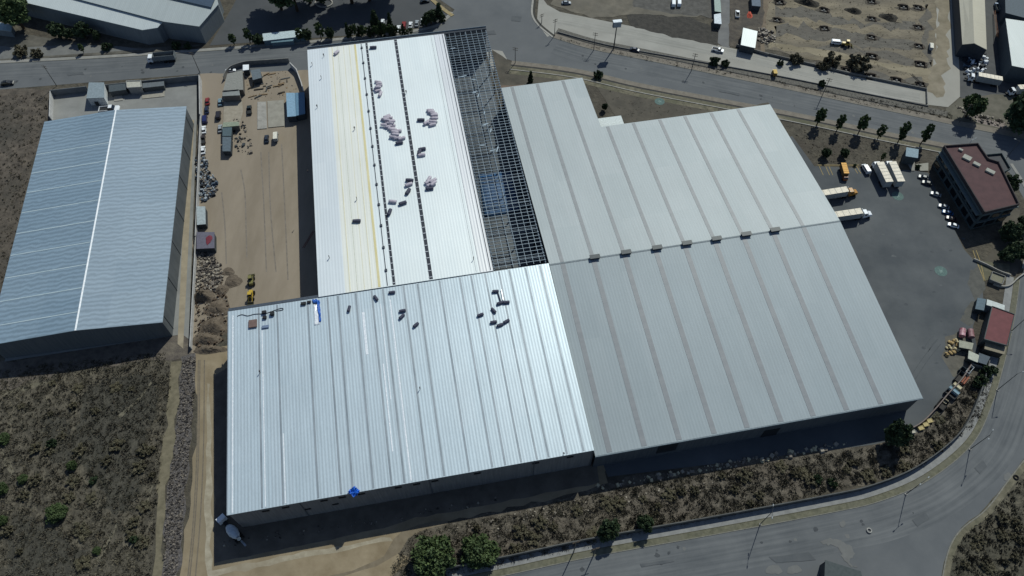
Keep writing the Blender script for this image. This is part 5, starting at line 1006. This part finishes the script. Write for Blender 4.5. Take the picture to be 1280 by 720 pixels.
def make_tree(kind, label, cat, group, p, rz):
    spec = {'broad': (2.7, 2.3, 4.2, 80, 60, .34, 'green'), 'round': (2.4, 2.1, 3.2, 70, 60, .32, 'dark'), 'slim': (1.35, 3.1, 4.0, 46, 56, .3, 'green'), 'conifer': (1.6, 3.3, 3.6, 70, 56, .28, 'dark'), 'shrub': (1.3, .9, .85, 34, 44, .22, 'dark'), 'olive_shrub': (1.3, .8, .75, 30, 40, .2, 'olive'), 'bush': (3.2, 2.0, 2.0, 110, 70, .3, 'green')}[kind]
    rx, rz_, zc, nc, nl, ls, lf = spec; nm = {'shrub': 'shrub', 'olive_shrub': 'shrub', 'bush': 'bush', 'conifer': 'conifer'}.get(kind, 'tree')
    o = thing(nm, label, cat, p, rz, group); me, cl = crown_mesh("crown", rx, rz_, zc, nc, nl, ls, LEAF[lf], hash(kind) % 1 + len(kind)*13, 'cone' if kind == 'conifer' else 'round')
    c = link(bpy.data.objects.new("crown", me), o); KIDS.setdefault(o.name, []).append(c)
    q = MB(); q.tube((0, 0, 0), (.05, .02, zc), .16*rx**.5, .07*rx**.5, 7)
    for cc, r_ in cl[:9]: q.tube((.03, .01, zc*.55), tuple(cc), .06, .02, 5)
    q.build("trunk", BARK, o); return o
TP = {}
def tree(kind, px, py, label, sc=1.0, group=None, z=0):
    cat = {'shrub': 'shrub', 'olive_shrub': 'shrub', 'bush': 'bush'}.get(kind, 'tree'); p = P(px, py, z)
    sc *= 1.25 if kind in ('slim', 'broad', 'conifer') else 1.05
    if kind not in TP: o = TP[kind] = make_tree(kind, label, cat, group, p, R.uniform(0, 6)); o.scale = (sc,)*3
    else:
        o = dup(TP[kind], label, p, R.uniform(0, 6), group, (sc*R.uniform(.78, 1.15), sc*R.uniform(.78, 1.15), sc*R.uniform(.8, 1.2)))
        if not group and "group" in o: del o["group"]
    return o
TG = "row of trees between the road and the yard"
for k, px, py, sc, lb in (('slim', 1020.5, 157, 1.1, "leftmost tree of the roadside row above the yard"), ('slim', 1045.5, 164, 1.0, "second tree from the left in the roadside row"), ('slim', 1072.5, 167, 1.1, "third tree in the roadside row, with a forked crown"), ('slim', 1097, 173, .8, "thinnest tree of the roadside row, fourth from the left"), ('slim', 1122, 178, 1.15, "dense tree fifth in the roadside row, just left of the blue canopy"), ('slim', 1150, 181, 1.2, "last tree of the roadside row, above the blue canopy")):
    tree(k, px, py, lb, sc, TG)
for k, px, py, sc, lb in (('round', 1030, 196, .75, "round small tree by the yellow line, left of two"), ('round', 1053, 196, .75, "round small tree above the tan truck"), ('slim', 1101, 201, .5, "sapling above the two big box trucks"), ('round', 1068, 208, .25, "tiny shrub beside the tan truck at the yellow line"), ('shrub', 1147, 210, .8, "dark shrub on the pale pad before the canopy"), ('broad', 1207, 146, 1.35, "round tree standing at the far kerb beside the walled garden"), ('round', 1253, 243, 1.5, "dark tree behind the office's road side"), ('round', 1258, 300, 1.6, "dark tree below the office's far corner"), ('round', 1266, 322, 1.4, "dark leafy tree above the diagonal garden wall"), ('round', 1254, 325, 1.0, "dark tree left in the garden below the office"), ('round', 1277, 285, 1.2, "dark tree at the right edge beside the office shadow"), ('conifer', 663, 104, .7, "dark conifer behind the far edge of the grey roof"), ('round', 755, 138, .55, "dark shrub tree in the notch beside the small white annex"), ('shrub', 747, 96, 1.7, "round shrub at the kerb where the pole shadow ends"), ('round', 1114, 553, 1.6, "black-looking tree in the shadow below the grey warehouse's lower edge")):
    tree(k, px, py, lb, sc)
for k, px, py, sc, lb in (('bush', 543, 700, 1.7, "large green bush at the bottom, left of the pair"), ('bush', 600, 692, 1.45, "large green bush at the bottom, right of the pair"), ('round', 760, 668, 1.15, "dark green bush left of the pair in the roadside scrub"), ('round', 804, 658, 1.1, "dark green bush right of the pair in the roadside scrub"), ('shrub', 1233, 467, 1.7, "dark shrub in the scrub corner below the metal sheds"), ('shrub', 1222, 478, 1.9, "round dark shrub behind the brick yard wall"), ('shrub', 1240, 463, 1.0, "small dark shrub nearest the right-hand pavement"), ('shrub', 1040, 605, 1.1, "small dark shrub near the low wall in the scrub"), ('shrub', 1020, 600, 1.1, "small dark shrub left of a similar one in the scrub")):
    tree(k, px, py, lb, sc)
FG = "green shrubs in the dry field"
for k, px, py, sc, lb in (('bush', 92, 584, .5, "green shrub topmost in the right half of the dry field"), ('bush', 30, 600, .5, "green shrub left of centre in the dry field"), ('bush', 73, 643, .72, "largest green shrub in the dry field"), ('bush', 4, 613, .6, "green shrub at the left edge of the dry field, middle one"), ('bush', 6, 550, .55, "olive green shrub highest at the left edge"), ('bush', 4, 652, .5, "yellowish green shrub lowest at the left edge"), ('bush', 122, 689, .32, "small green shrub low in the dry field"), ('shrub', 66, 556, 1.2, "faint shrub above the topmost green one"), ('shrub', 168, 676, 1.1, "black shrub beside the pale trail near the bottom"), ('shrub', 118, 602, 1.0, "faint shrub right in the dry field")):
    tree(k, px, py, lb, sc, FG)
GR = "garden trees by the upper left road"
for k, px, py, sc, lb in (('broad', 30, 36, 2.2, "big green tree in front of the long shed at the top left"), ('round', 77, 47, 1.3, "dark bush at the garden path, left one"), ('round', 88, 49, .9, "smaller dark bush beside the left garden bush"), ('round', 108, 49, 1.5, "broad dark bush in the middle of the garden"), ('round', 124, 51, .8, "small dark bush at the shed's foot"), ('slim', 105, 66, .6, "sapling on the kerb strip above the compound"), ('olive_shrub', 28, 68, 2.4, "olive shrub behind the kerb at the far left"), ('olive_shrub', 48, 70, 2.0, "olive shrub right of a larger one behind the kerb"), ('shrub', 135, 62, 1.6, "low shrub at the garden wall"), ('shrub', 222, 60, 1.7, "low shrub right of the dump truck"), ('shrub', 236, 60, 1.4, "low shrub below the tall shed's corner"), ('slim', 293, 56, .8, "kerb tree right of the tall shed"), ('slim', 313, 54, .9, "kerb tree left of the white shelter"), ('round', 324, 55, 1.0, "kerb tree touching the white shelter's left end"), ('slim', 376, 52, .8, "kerb tree at the white shelter's right end"), ('round', 385, 50, .9, "dark tree left of the tall kerb tree"), ('slim', 402, 50, 1.1, "tall dark kerb tree above the white roof's corner"), ('round', 414, 48, .8, "low round tree right of the tall kerb tree")):
    tree(k, px, py, lb, sc, GR)
for i in range(18):
    px = 436+i*4.6; tree('slim' if i % 3 else 'conifer', px, 46-.012*(px-436)**1.1-(i % 2), "tree in the dense dark hedge row behind the white roof's far edge", (.62 if px < 492 else .4)+.16*R.random(), "hedge row behind the white roof")
for k, px, py, sc, lb in (('conifer', 471, 38, 1.25, "tall dark conifer standing above the hedge row"), ('conifer', 489, 38, .9, "narrow conifer left of the parked white car"), ('conifer', 550, 26, 1.2, "tall conifer at the yellow kerb corner"), ('round', 539, 30, 1.3, "dark round tree left of the kerb corner conifer"), ('round', 533, 33, .9, "small dark tree at the end of the car row"), ('broad', 352, 12, 2.6, "huge dark tree at the top, left one"), ('broad', 372, 14, 2.4, "huge dark tree at the top, middle one"), ('broad', 388, 4, 2.3, "huge dark tree at the top beside the round planter"), ('broad', 440, 4, 2.4, "huge dark tree at the top right of the round planter"), ('broad', 462, 1, 2.2, "dark tree at the top edge left of the car park"), ('broad', 486, -4, 2.2, "dark tree at the top edge above the car park"), ('round', 405, 4, 1.3, "tree inside the round planter"), ('shrub', 975, 81, 1.2, "dusty shrub behind the lot wall"), ('olive_shrub', 994, 78, 2.4, "brown shrub at the lower left of the excavated lot"), ('olive_shrub', 1027, 86, 2.0, "brown shrub by the lot wall"), ('olive_shrub', 1038, 80, 2.6, "brown shrub above the lot wall, larger"), ('olive_shrub', 1071, 85, 3.6, "biggest brown shrub in the lower excavated lot"), ('shrub', 1026, 107, 1.2, "thin weed tree beside the concrete road"), ('shrub', 893, 80, 1.6, "green weeds on the verge left of the service lane"), ('shrub', 905, 82, 1.4, "green weeds on the verge below the service lane")):
    tree(k, px, py, lb, sc)
q = ribbon("round_planter", [(405+10*cos(a), 4+5*sin(a)) for a in [2*pi*i/20 for i in range(21)]], 0, .5, 0, .5, CONC); tag(q, "round stone planter ring between the dark trees at the top", "planter")

# ------------------------------------------------------------------ excavated lot footings
DSOIL2 = mat("spoil", (.05, .044, .034), (.09, .078, .06), scale=.8)
RB_ = plain("rebar", 60, 50, 44)
def footing(px, py, label, sc=1.0):
    p = P(px, py); o = thing("column_footing", label, "footing", p, -.2+R.uniform(-.15, .15), "column footings in the excavated lot", sc*R.uniform(.72, .9))
    q = MB(); q.box(-2.2, 2.2, 1.0, 1.5, 0, 1.3, tx=.1, ty=.15); q.box(-2.2, 2.2, -1.5, -1.2, 0, .5, ty=.05, tx=.1); q.box(-2.3, -1.9, -1.5, 1.5, 0, .8, tx=.1); q.box(1.9, 2.3, -1.5, 1.5, 0, 1.2, tx=.1); sheet("pit_spoil", [(p.x+3.6*cos(t)*cos(-.2)*(1+.2*sin(3*t+px)), p.y+1.9*sin(t)*(1+.2*cos(2*t+py))) for t in [2*pi*j/16 for j in range(16)]], DSOIL2, rag=.2, world=True, step=1.0, z=.125); q.blob((0, 2.0, .2), (2.9, .9, .9), int(px), 2, .2); q.blob((2.6, -.4, .1), (.9, 1.3, .6), int(py)+3, 2, .25); q.build("earth_rim", RIM_SOIL, o)
    q = MB(); q.box(-1.9, 1.9, -1.2, 1.0, 0, .12); q.build("pit_bed", plain("pit_black", 30, 30, 30), o)  # black bed puts the dark of a sunken hole into its colour
    q = MB(); q.box(-1.5, 1.5, -.9, -.55, .1, .55); q.build("beam", CONC, o)
    q = MB(); q.box(-.4, .4, -.5, .4, .1, .9); q.build("pedestal", CONC_D, o)
    q = MB()
    for x in (-.3, .3): q = MB(); q.tube((x, -.3, .9), (x, -.3, 1.9), .04, n=4); q.build("rebar", RB_, o)
    return o
rows = [(974, 4, "top left"), (971, 26, "upper left edge"), (1029.5, 13.5, "left column, first"), (1030, 36.5, "left column, second"), (1089, 3, "middle column, first"), (1089.5, 24.5, "middle column, second"), (1089, 47.5, "middle column, third"), (1089.5, 71.5, "middle column, fourth"), (1129, 10, "between middle and right columns"), (1147, 10.5, "right column, first"), (1147.5, 35, "right column, second"), (1148, 58.5, "right column, third"), (1150, 81.5, "right column, fourth"), (1057, 89, "along the lot wall, first"), (1088, 96.5, "along the lot wall, second"), (1120, 101.5, "along the lot wall, third"), (1150, 106.5, "along the lot wall, last")]
for px, py, lb in rows: footing(px, py, "dark footing pit with concrete beam in the lot, "+lb)
def heap(px, py, rx, ry, h, m_, label, seed, rz=0.0, cat="soil heap", name="soil_heap", z=0):
    q = MB(); rr = random.Random(seed); k, rings = 22, 7; vs = [(0, 0, h)]
    for i in range(1, rings+1):
        t = i/rings
        for j in range(k): a = 2*pi*j/k; f = 1+.12*sin(3*a+seed)+rr.uniform(-.07, .07); vs.append((rx*t*cos(a)*f, ry*t*sin(a)*f, max(-.05 if i == rings else .02, h*(cos(t*pi)+1)/2*(1+rr.uniform(-.25, .25)) if i < rings else -.05)))
    fs = [(0, 1+j, 1+(j+1) % k) for j in range(k)]
    for i in range(rings-1): fs += [(1+i*k+j, 1+(i+1)*k+j, 1+(i+1)*k+(j+1) % k, 1+i*k+(j+1) % k) for j in range(k)]
    q.add(vs, fs); o = q.build(name, m_, smooth=True); o.location = P(px, py, z); o.rotation_euler = (0, 0, rz); return tag(o, label, cat)
DSOIL = mat("dark_soil", (.022, .02, .015), (.045, .038, .028), scale=.8, bump=.3)
for px, py, rx, ry, h, lb in ((1010, 4, 6.5, 3, 2, "dark flat heap at the top of the lot, left"), (1067, 14, 4.5, 2.6, 1.6, "dark heap in the upper middle of the lot"), (1111, 22, 4.8, 3.3, 1.8, "dark round heap right of the lot's middle")):
    heap(px, py, rx, ry, h, DSOIL, lb, int(px), -.3)
BSOIL = mat("brown_soil", (.085, .066, .048), (.15, .12, .088), scale=.7, bump=.4)
for px, py, rx, ry, h, lb in ((255, 371, 4.6, 3.2, 3.2, "steep dark brown heap casting a black shadow by the pale wall"), (272, 385, 5.0, 4.5, 1.6, "brown spoil heap left of the metal roof's corner"), (268, 408, 5.5, 4.5, 2.0, "broad brown heap beside the roof's upper left corner"), (257, 424, 5.5, 3.2, 1.7, "low brown heap at the lower end of the pale wall"), (285, 340, 3.0, 2.2, .6, "faint grey heap beside the rubble"), (291, 352, 3.6, 3.4, .8, "low brown heap left of the loaders"), (277, 363, 3.0, 3, 1.2, "brown heap between rubble and loaders"), (262, 437, 6.5, 2.0, 1.2, "long low heap at the head of the dirt track")):
    heap(px, py, rx, ry, h, BSOIL, lb, int(px+py))

for px, py, lb in ((1228, 147, "dark mound on the pink gravel court, left of two"), (1249, 151.5, "dark mound on the pink gravel court, right of two")): heap(px, py, 2.4, 1.3, .8, DSOIL, lb, int(px), -.2)
tree('round', 1274, 163, "very large dark tree by the right edge above the road", 2.9)
# dry grey-brown bushes standing in the scrub
for q_, n_, sd, lb, gp in (([(520, 672), (640, 648), (760, 618), (950, 586), (1130, 556), (1200, 500), (1232, 474), (1222, 524), (1150, 580), (960, 628), (640, 696), (560, 716)], 44, 21, "low dry brown bush in the scrub between warehouses and lower road", "dry bushes in the roadside scrub"), ([(0, 490), (60, 475), (196, 470), (205, 540), (190, 620), (180, 718), (0, 718)], 34, 22, "low dry brown bush in the field below the blue-grey warehouse", "dry bushes in the field"), ([(1206, 690), (1240, 652), (1278, 610), (1278, 718), (1195, 718)], 14, 23, "low dry bush in the bottom right corner beyond the road", "dry bushes in the corner")):
    for x, y in scatter(q_, n_, sd): 
        k = dup(TP['olive_shrub'], lb, Vector((x, y, 0)), R.uniform(0, 6), gp, (R.uniform(.7, 1.7),)*2+(R.uniform(.5, 1.2),))
# ------------------------------------------------------------------ loose stuff nobody could count
from mathutils import noise as mn
def tufts(name, label, cat, px, n, seed, mats_, h=(.25, .9), r=(.25, .8), dens=None):
    rs = np.random.RandomState(seed); pts = scatter(px, n, seed); V_ = []; mi = []; DZ = [[(p[0], p[1]) for p in PP(q_)] for q_ in ([(100, 482), (196, 474), (196, 520), (176, 560), (172, 620), (120, 640), (90, 560)],)] if seed == 3 else []
    for x, y in pts:
        d = mn.noise(Vector((x*.09, y*.09, seed))); e = mn.noise(Vector((x*.45, y*.45, seed+5)))
        if d*.5+e < -.15 and rs.rand() < .7: continue
        s = .6+.6*max(0, e+.3); hh = rs.uniform(*h)*s; rr = rs.uniform(*r)*s; m_ = min(len(mats_)-1, max(0, int((d*1.0+.5+rs.normal()*.33)*len(mats_))))
        if DZ and inpoly(x, y, DZ[0]): m_ = max(0, m_-1)
        for _ in range(8):
            a = rs.uniform(0, 6.28); q_ = rs.uniform(0, rr); bx, by = x+cos(a)*q_, y+sin(a)*q_; b = rs.uniform(0, 6.28); wd = rs.uniform(.08, .22)*s; lx, ly = cos(a)*rr*.5, sin(a)*rr*.5
            V_ += [(bx-cos(b)*wd, by-sin(b)*wd, 0), (bx+cos(b)*wd, by+sin(b)*wd, 0), (bx+lx+cos(b)*wd*.6, by+ly+sin(b)*wd*.6, hh*rs.uniform(.5, 1))]; mi.append(m_)
    me = bpy.data.meshes.new(name); k = len(V_)//3; me.from_pydata(V_, [], [(3*i, 3*i+1, 3*i+2) for i in range(k)])
    for m_ in mats_: me.materials.append(m_)
    me.polygons.foreach_set("material_index", mi); me.update(); o = link(bpy.data.objects.new(name, me)); return tag(o, label, cat, kind="stuff")
TM = [mat("tuft_dark", (.062, .059, .042), (.095, .088, .064), scale=.5), mat("tuft_brown", (.075, .064, .046), (.12, .10, .07), scale=.5), mat("tuft_grey", (.10, .092, .072), (.15, .14, .11), scale=.5), mat("tuft_straw", (.13, .115, .08), (.19, .168, .12), scale=.5)]
tufts("dry_scrub", "dark dry scrub covering the field below the blue-grey warehouse", "scrub", [(-60, 470), (60, 455), (205, 440), (214, 470), (205, 540), (196, 620), (186, 740), (-60, 760)], 14000, 3, TM[:3]+[TM[3]])
tufts("dry_scrub", "brown dry scrub between the warehouses and the curved lower road", "scrub", [(480, 735), (500, 690), (520, 665), (640, 643), (760, 612), (950, 580), (1095, 560), (1150, 545), (1185, 510), (1215, 470), (1240, 470), (1226, 525), (1150, 584), (960, 634), (640, 703), (555, 726)], 13000, 4, TM)
tufts("dry_scrub", "dark scrub in the bottom right corner beyond the road", "scrub", [(1192, 690), (1206, 668), (1240, 640), (1270, 606), (1320, 560), (1400, 600), (1400, 760), (1185, 760)], 5000, 5, [TM[0], TM[0], TM[1], TM[3]], h=(.4, 1.3))
tufts("dry_scrub", "dry weeds along the left edge beside the blue-grey warehouse", "scrub", [(-60, 118), (60, 116), (60, 170), (40, 200), (20, 330), (-4, 410), (-60, 420)], 2200, 6, TM)
tufts("verge_weeds", "grey weeds on the verge between the two upper roads", "weeds", [(700, 47), (760, 62), (860, 80), (960, 99), (1080, 122), (1190, 140), (1190, 150), (1080, 131), (960, 103), (860, 86), (760, 66), (700, 50)], 1500, 7, TM, h=(.2, .6), r=(.2, .5))
tufts("dry_weeds", "sparse weeds on the brown strip between the road and the grey warehouse", "weeds", [(740, 96), (900, 130), (1000, 150), (1150, 180), (1150, 205), (1020, 205), (965, 130), (790, 150), (745, 110)], 900, 8, TM[1:3], h=(.1, .3), r=(.2, .5))
tufts("dry_weeds", "thin dry weeds over the excavated lot", "weeds", [(948, 60), (962, 0), (1160, 0), (1150, 100), (1060, 80)], 1400, 9, TM[1:], h=(.1, .4), r=(.2, .6))
def stones(name, label, cat, px, n, seed, mats_, smin=.1, smax=.5, hz=.7, flat=1.0):
    q = MB(); rr = random.Random(seed)
    for x, y in scatter(px, n, seed):
        s = smin+(smax-smin)*rr.random()**2.2; q.cur = rr.randrange(len(mats_)); sx, sy, sz = s*rr.uniform(.6, 1.4), s*rr.uniform(.6, 1.4), s*hz*rr.uniform(.5, 1.2); a = rr.uniform(0, 3.1)
        z0 = rr.uniform(0, .3)*s; q.box(-sx, sx, -sy, sy, z0-.1, z0+sz*1.5, rz=a, c=(x, y), tx=sx*rr.uniform(.1, .5), ty=sy*rr.uniform(.1, .5))
    o = q.build(name, mats_, fix=False); return tag(o, label, cat, kind="stuff")
ST = [plain("stone_a", 120, 112, 102), plain("stone_b", 84, 78, 72), plain("stone_c", 150, 142, 128), plain("stone_d", 52, 48, 46)]
stones("rubble", "grey brown rubble strewn along the pale wall above the soil heaps", "rubble", [(244, 315), (262, 316), (276, 330), (280, 345), (272, 362), (262, 372), (243, 370)], 900, 1, ST, .12, .55)
stones("clods", "brown clods and stones scattered over the spoil heaps", "clods", [(245, 360), (280, 350), (286, 385), (280, 425), (262, 438), (246, 434), (244, 410)], 420, 12, [plain("clod_a", 104, 88, 72), plain("clod_b", 76, 62, 50), ST[0]], .1, .36, 1.8)
stones("stones", "dark stones filling the strip between the field and the dirt track", "stones", [(228, 450), (245, 444), (241, 520), (233, 600), (227, 665), (218, 735), (203, 735), (209, 620), (218, 560), (224, 500)], 2600, 2, ST[:2]+ST[3:], .08, .32)
stones("boulders", "pale stones and rubble lining the shadow edge of the grey warehouse", "stones", [(745, 607), (850, 588), (940, 572), (1060, 552), (1060, 557), (960, 577), (850, 594), (752, 612)], 150, 3, [plain("pale_stone", 186, 176, 146), ST[0], ST[2]], .12, .8)
stones("rubble", "scattered pale stones in the scrub below the white warehouse", "rubble", [(560, 662), (700, 628), (900, 600), (900, 610), (700, 645), (570, 690)], 260, 4, ST[:3], .08, .3)
stones("debris", "light and dark clutter on the ground around the slabs of the dirt yard", "debris", [(300, 92), (360, 88), (372, 112), (356, 122), (320, 126), (304, 120)], 200, 5, [ST[0], ST[3], plain("timber", 130, 110, 84), plain("dust_tan", 150, 138, 116)], .08, .4, .3)
for i in range(26):
    px, py = R.uniform(312, 368), R.uniform(92, 122); L_ = R.uniform(1.2, 4.2); q = MB(); q.box(-L_/2, L_/2, -R.uniform(.1, .35), .2, 0, R.uniform(.15, .5)); o = q.build("plank_bundle", (plain("timber", 130, 110, 84), plain("old_timber", 96, 88, 76), plain("pipe_dull", 76, 80, 82))[i % 3]); o.location = P(px, py, .12); o.rotation_euler = (0, 0, R.choice((.25, .5, 1.7))+R.uniform(-.2, .2)); tag(o, "loose timber or pipe bundle on the dirt above the concrete slabs", "timber", "timber and pipes above the slabs")
stones("debris", "dark junk around the huts at the top of the dirt yard", "debris", [(292, 150), (305, 150), (318, 185), (312, 195), (300, 190), (293, 185)], 100, 6, [ST[0], ST[3], plain("hut_dark", 60, 66, 70)], .12, .5, .9)
stones("scrap_heap", "black and grey scrap heap along the pale wall below the white car", "scrap", [(246, 196), (257, 196), (262, 212), (272, 228), (271, 242), (258, 252), (247, 250)], 620, 7, [plain("scrap_black", 30, 34, 40), plain("scrap_blue", 72, 86, 100), ST[0], plain("scrap_light", 150, 156, 160)], .12, .62, 1.3)
stones("scrap_heap", "white and black clutter in the depot yard below the beige shed", "scrap", [(1204, 68), (1233, 70), (1232, 88), (1222, 97), (1206, 94)], 170, 8, [plain("scrap_white", 210, 214, 218), plain("scrap_black", 30, 34, 40), plain("scrap_blue", 72, 86, 100)], .3, 1.1, .9)
stones("scrap_heap", "brown debris bank at the left edge of the excavated lot", "scrap", [(948, 36), (966, 40), (970, 52), (955, 56), (946, 50)], 160, 9, ST, .2, .8, .8)
stones("debris", "pale stones and clods on the brown bank at the lot's right side", "debris", [(1190, 130), (1215, 140), (1262, 152), (1258, 160), (1210, 150)], 120, 10, ST, .15, .6)
stones("debris", "scattered dark items along the foot of the long shadow beside the white warehouse", "debris", [(266, 690), (300, 680), (480, 655), (620, 628), (620, 622), (470, 646), (280, 676)], 90, 11, ST, .1, .35)
for px, py, s_, cc, lb in ((1189, 428, 1.1, 0, "pale tan sack pile, upper left of the cluster in the yard corner"), (1193.5, 427, 1.0, 1, "pale tan sack pile beside the upper left one"), (1185.5, 436, 1.0, 1, "pale round sack in the middle of the yard cluster"), (1190, 442, 1.1, 0, "tan sacks low in the yard cluster"), (1184, 444, .9, 0, "tan sacks at the lower left of the yard cluster"), (1194, 438, 1.0, 1, "pale sacks right in the yard cluster"), (1196, 432, .8, 0, "small tan sack pile at the cluster's right")):
    q = MB()
    o = thing("sack_pile", lb, "sacks", P(px, py), R.uniform(0, 3), "sack piles in the yard corner")
    for k in range(5): q = MB(); q.blob((R.uniform(-.7, .7)*s_, R.uniform(-.7, .7)*s_, .35+.35*(k > 2)), (.6*s_, .45*s_, .35), k, 2, .1); q.build("sack", plain("sack_tan" if cc == 0 else "sack_pale", *((160, 136, 92) if cc == 0 else (186, 172, 134))), o, smooth=True)
def tank(px, py, label, m_, rz): 
    o = thing("storage_tank", label, "tank", P(px, py), rz, "tanks by the gate sheds"); q = MB(); q.tube((-1.5, 0, 1.3), (1.5, 0, 1.3), 1.0, n=18); q.build("shell", m_, o, smooth=False)
    for x in (-1, 1): q = MB(); q.box(x-.15, x+.15, -.8, .8, 0, .5); q.build("saddle", CONC, o)
tank(1200.5, 418.5, "red and pink tank, left one beside the pale shelter", mat("tank_red", (.25, .06, .08), (.5, .3, .33), scale=.6, rough=.35), 1.2); tank(1211, 419.5, "dull red tank, right one touching the gate sheds", mat("tank_dull", (.2, .09, .1), (.34, .2, .2), scale=.6, rough=.5), 1.4)
# row of junk containers along the yard wall
CG = "skips and crates along the brick yard wall"
def skip(px, py, ax, m_, label, L_=3.2, wd=2.0, h=1.4, open_=True):
    o = thing("skip", label, "skip", P(px, py), ax, CG)
    for nm_, b in (("side", (-L_/2, L_/2, -wd/2, -wd/2+.1)), ("side", (-L_/2, L_/2, wd/2-.1, wd/2)), ("end", (-L_/2, -L_/2+.1, -wd/2+.1, wd/2-.1)), ("end", (L_/2-.1, L_/2, -wd/2+.1, wd/2-.1))): q = MB(); q.box(*b, .1, h); q.build(nm_, m_, o)
    q = MB(); q.box(-L_/2+.1, L_/2-.1, -wd/2+.1, wd/2-.1, .1, .3 if open_ else h-.1); q.build("contents", plain("junk_dark", 44, 42, 40) if open_ else m_, o)
ang = heading((1180, 495), (1210, 458))
skip(1210, 464, ang, plain("sk_white", 186, 192, 196), "white narrow crate highest along the yard wall", 3.4, 1.2)
skip(1204, 466, ang+1.5, plain("sk_grey", 60, 70, 76), "dark grey skip beside the white crate"); skip(1199, 474, ang, plain("sk_dark", 40, 40, 42), "black skip above the orange-red one", 4.5, 2.6)
skip(1205, 476, ang, plain("sk_red", 140, 84, 62), "orange-red crate against the brick wall", 3.6, 1.2, 1.0, False); skip(1195, 484, ang+1.5, plain("sk_cream", 190, 180, 150), "cream topped crate left of the orange-red one", 2.6, 1.2, 1.2, False)
skip(1190.5, 490, ang+1.5, plain("sk_blue", 120, 146, 158), "pale blue skip in the yard wall row", 3.4, 1.6, 1.2, False); skip(1187, 494, ang+1.5, plain("sk_slate", 56, 62, 68), "slate skip below the pale blue one", 3.6, 2.4)
skip(1176, 507, ang, plain("sk_dark", 40, 40, 42), "black skip standing alone midway down the yard wall", 4.0, 2.6); skip(1181, 503, ang, plain("sk_cream", 190, 180, 150), "small pale crate above the lone black skip", 1.6, 1.0, .8, False)
for i, (px, py) in enumerate(((1161, 527), (1156, 531.5), (1150, 536))): skip(px, py, ang-.5, plain("sk_tan", 176, 160, 112), ("tan timber pack, upper of three at the wall's end", "tan timber pack, middle of three at the wall's end", "tan timber pack, lowest of three at the wall's end")[i], 1.8, 1.3, .9, False)
skip(1140, 541, ang-.6, plain("sk_pale", 180, 176, 160), "pale upright crate at the shadow edge near the wall's end", 1.2, 1.0, 1.2, False)
# orange tarp heap, red hoses, concrete pipes
heap(937, 19, 1.5, 3.2, 1.3, plain("orange_cover", 190, 84, 62, rough=.6), "bright orange-red covered heap above the white-roofed shed", 3, -.2, "covered heap", "covered_heap")
for px, py, lb in ((1053, 655, None), (1086, 663.5, "pale tyre ring lying on the lower road"), (1269.5, 597, "dark old tyre on the verge in the bottom right")):
    if lb:
        bpy.ops.mesh.primitive_torus_add(major_radius=.62, minor_radius=.2, location=(P(px, py).x, P(px, py).y, .3), major_segments=20, minor_segments=8); o = bpy.context.object; o.name = "tyre"; o.data.materials.append(plain("tyre_pale", 150, 148, 142) if "pale" in lb else RUBBER); tag(o, lb, "tyre")
block("slate_roof_hut", "corner of a slate grey roof cut off by the bottom edge", "hut", [(1031.5, 700), (1076, 714), (1090, 760), (1029, 760)], 5, plain("sl_wall", 60, 64, 66), mat("slate_roof", (.06, .072, .072), (.08, .092, .092), coord='object'))
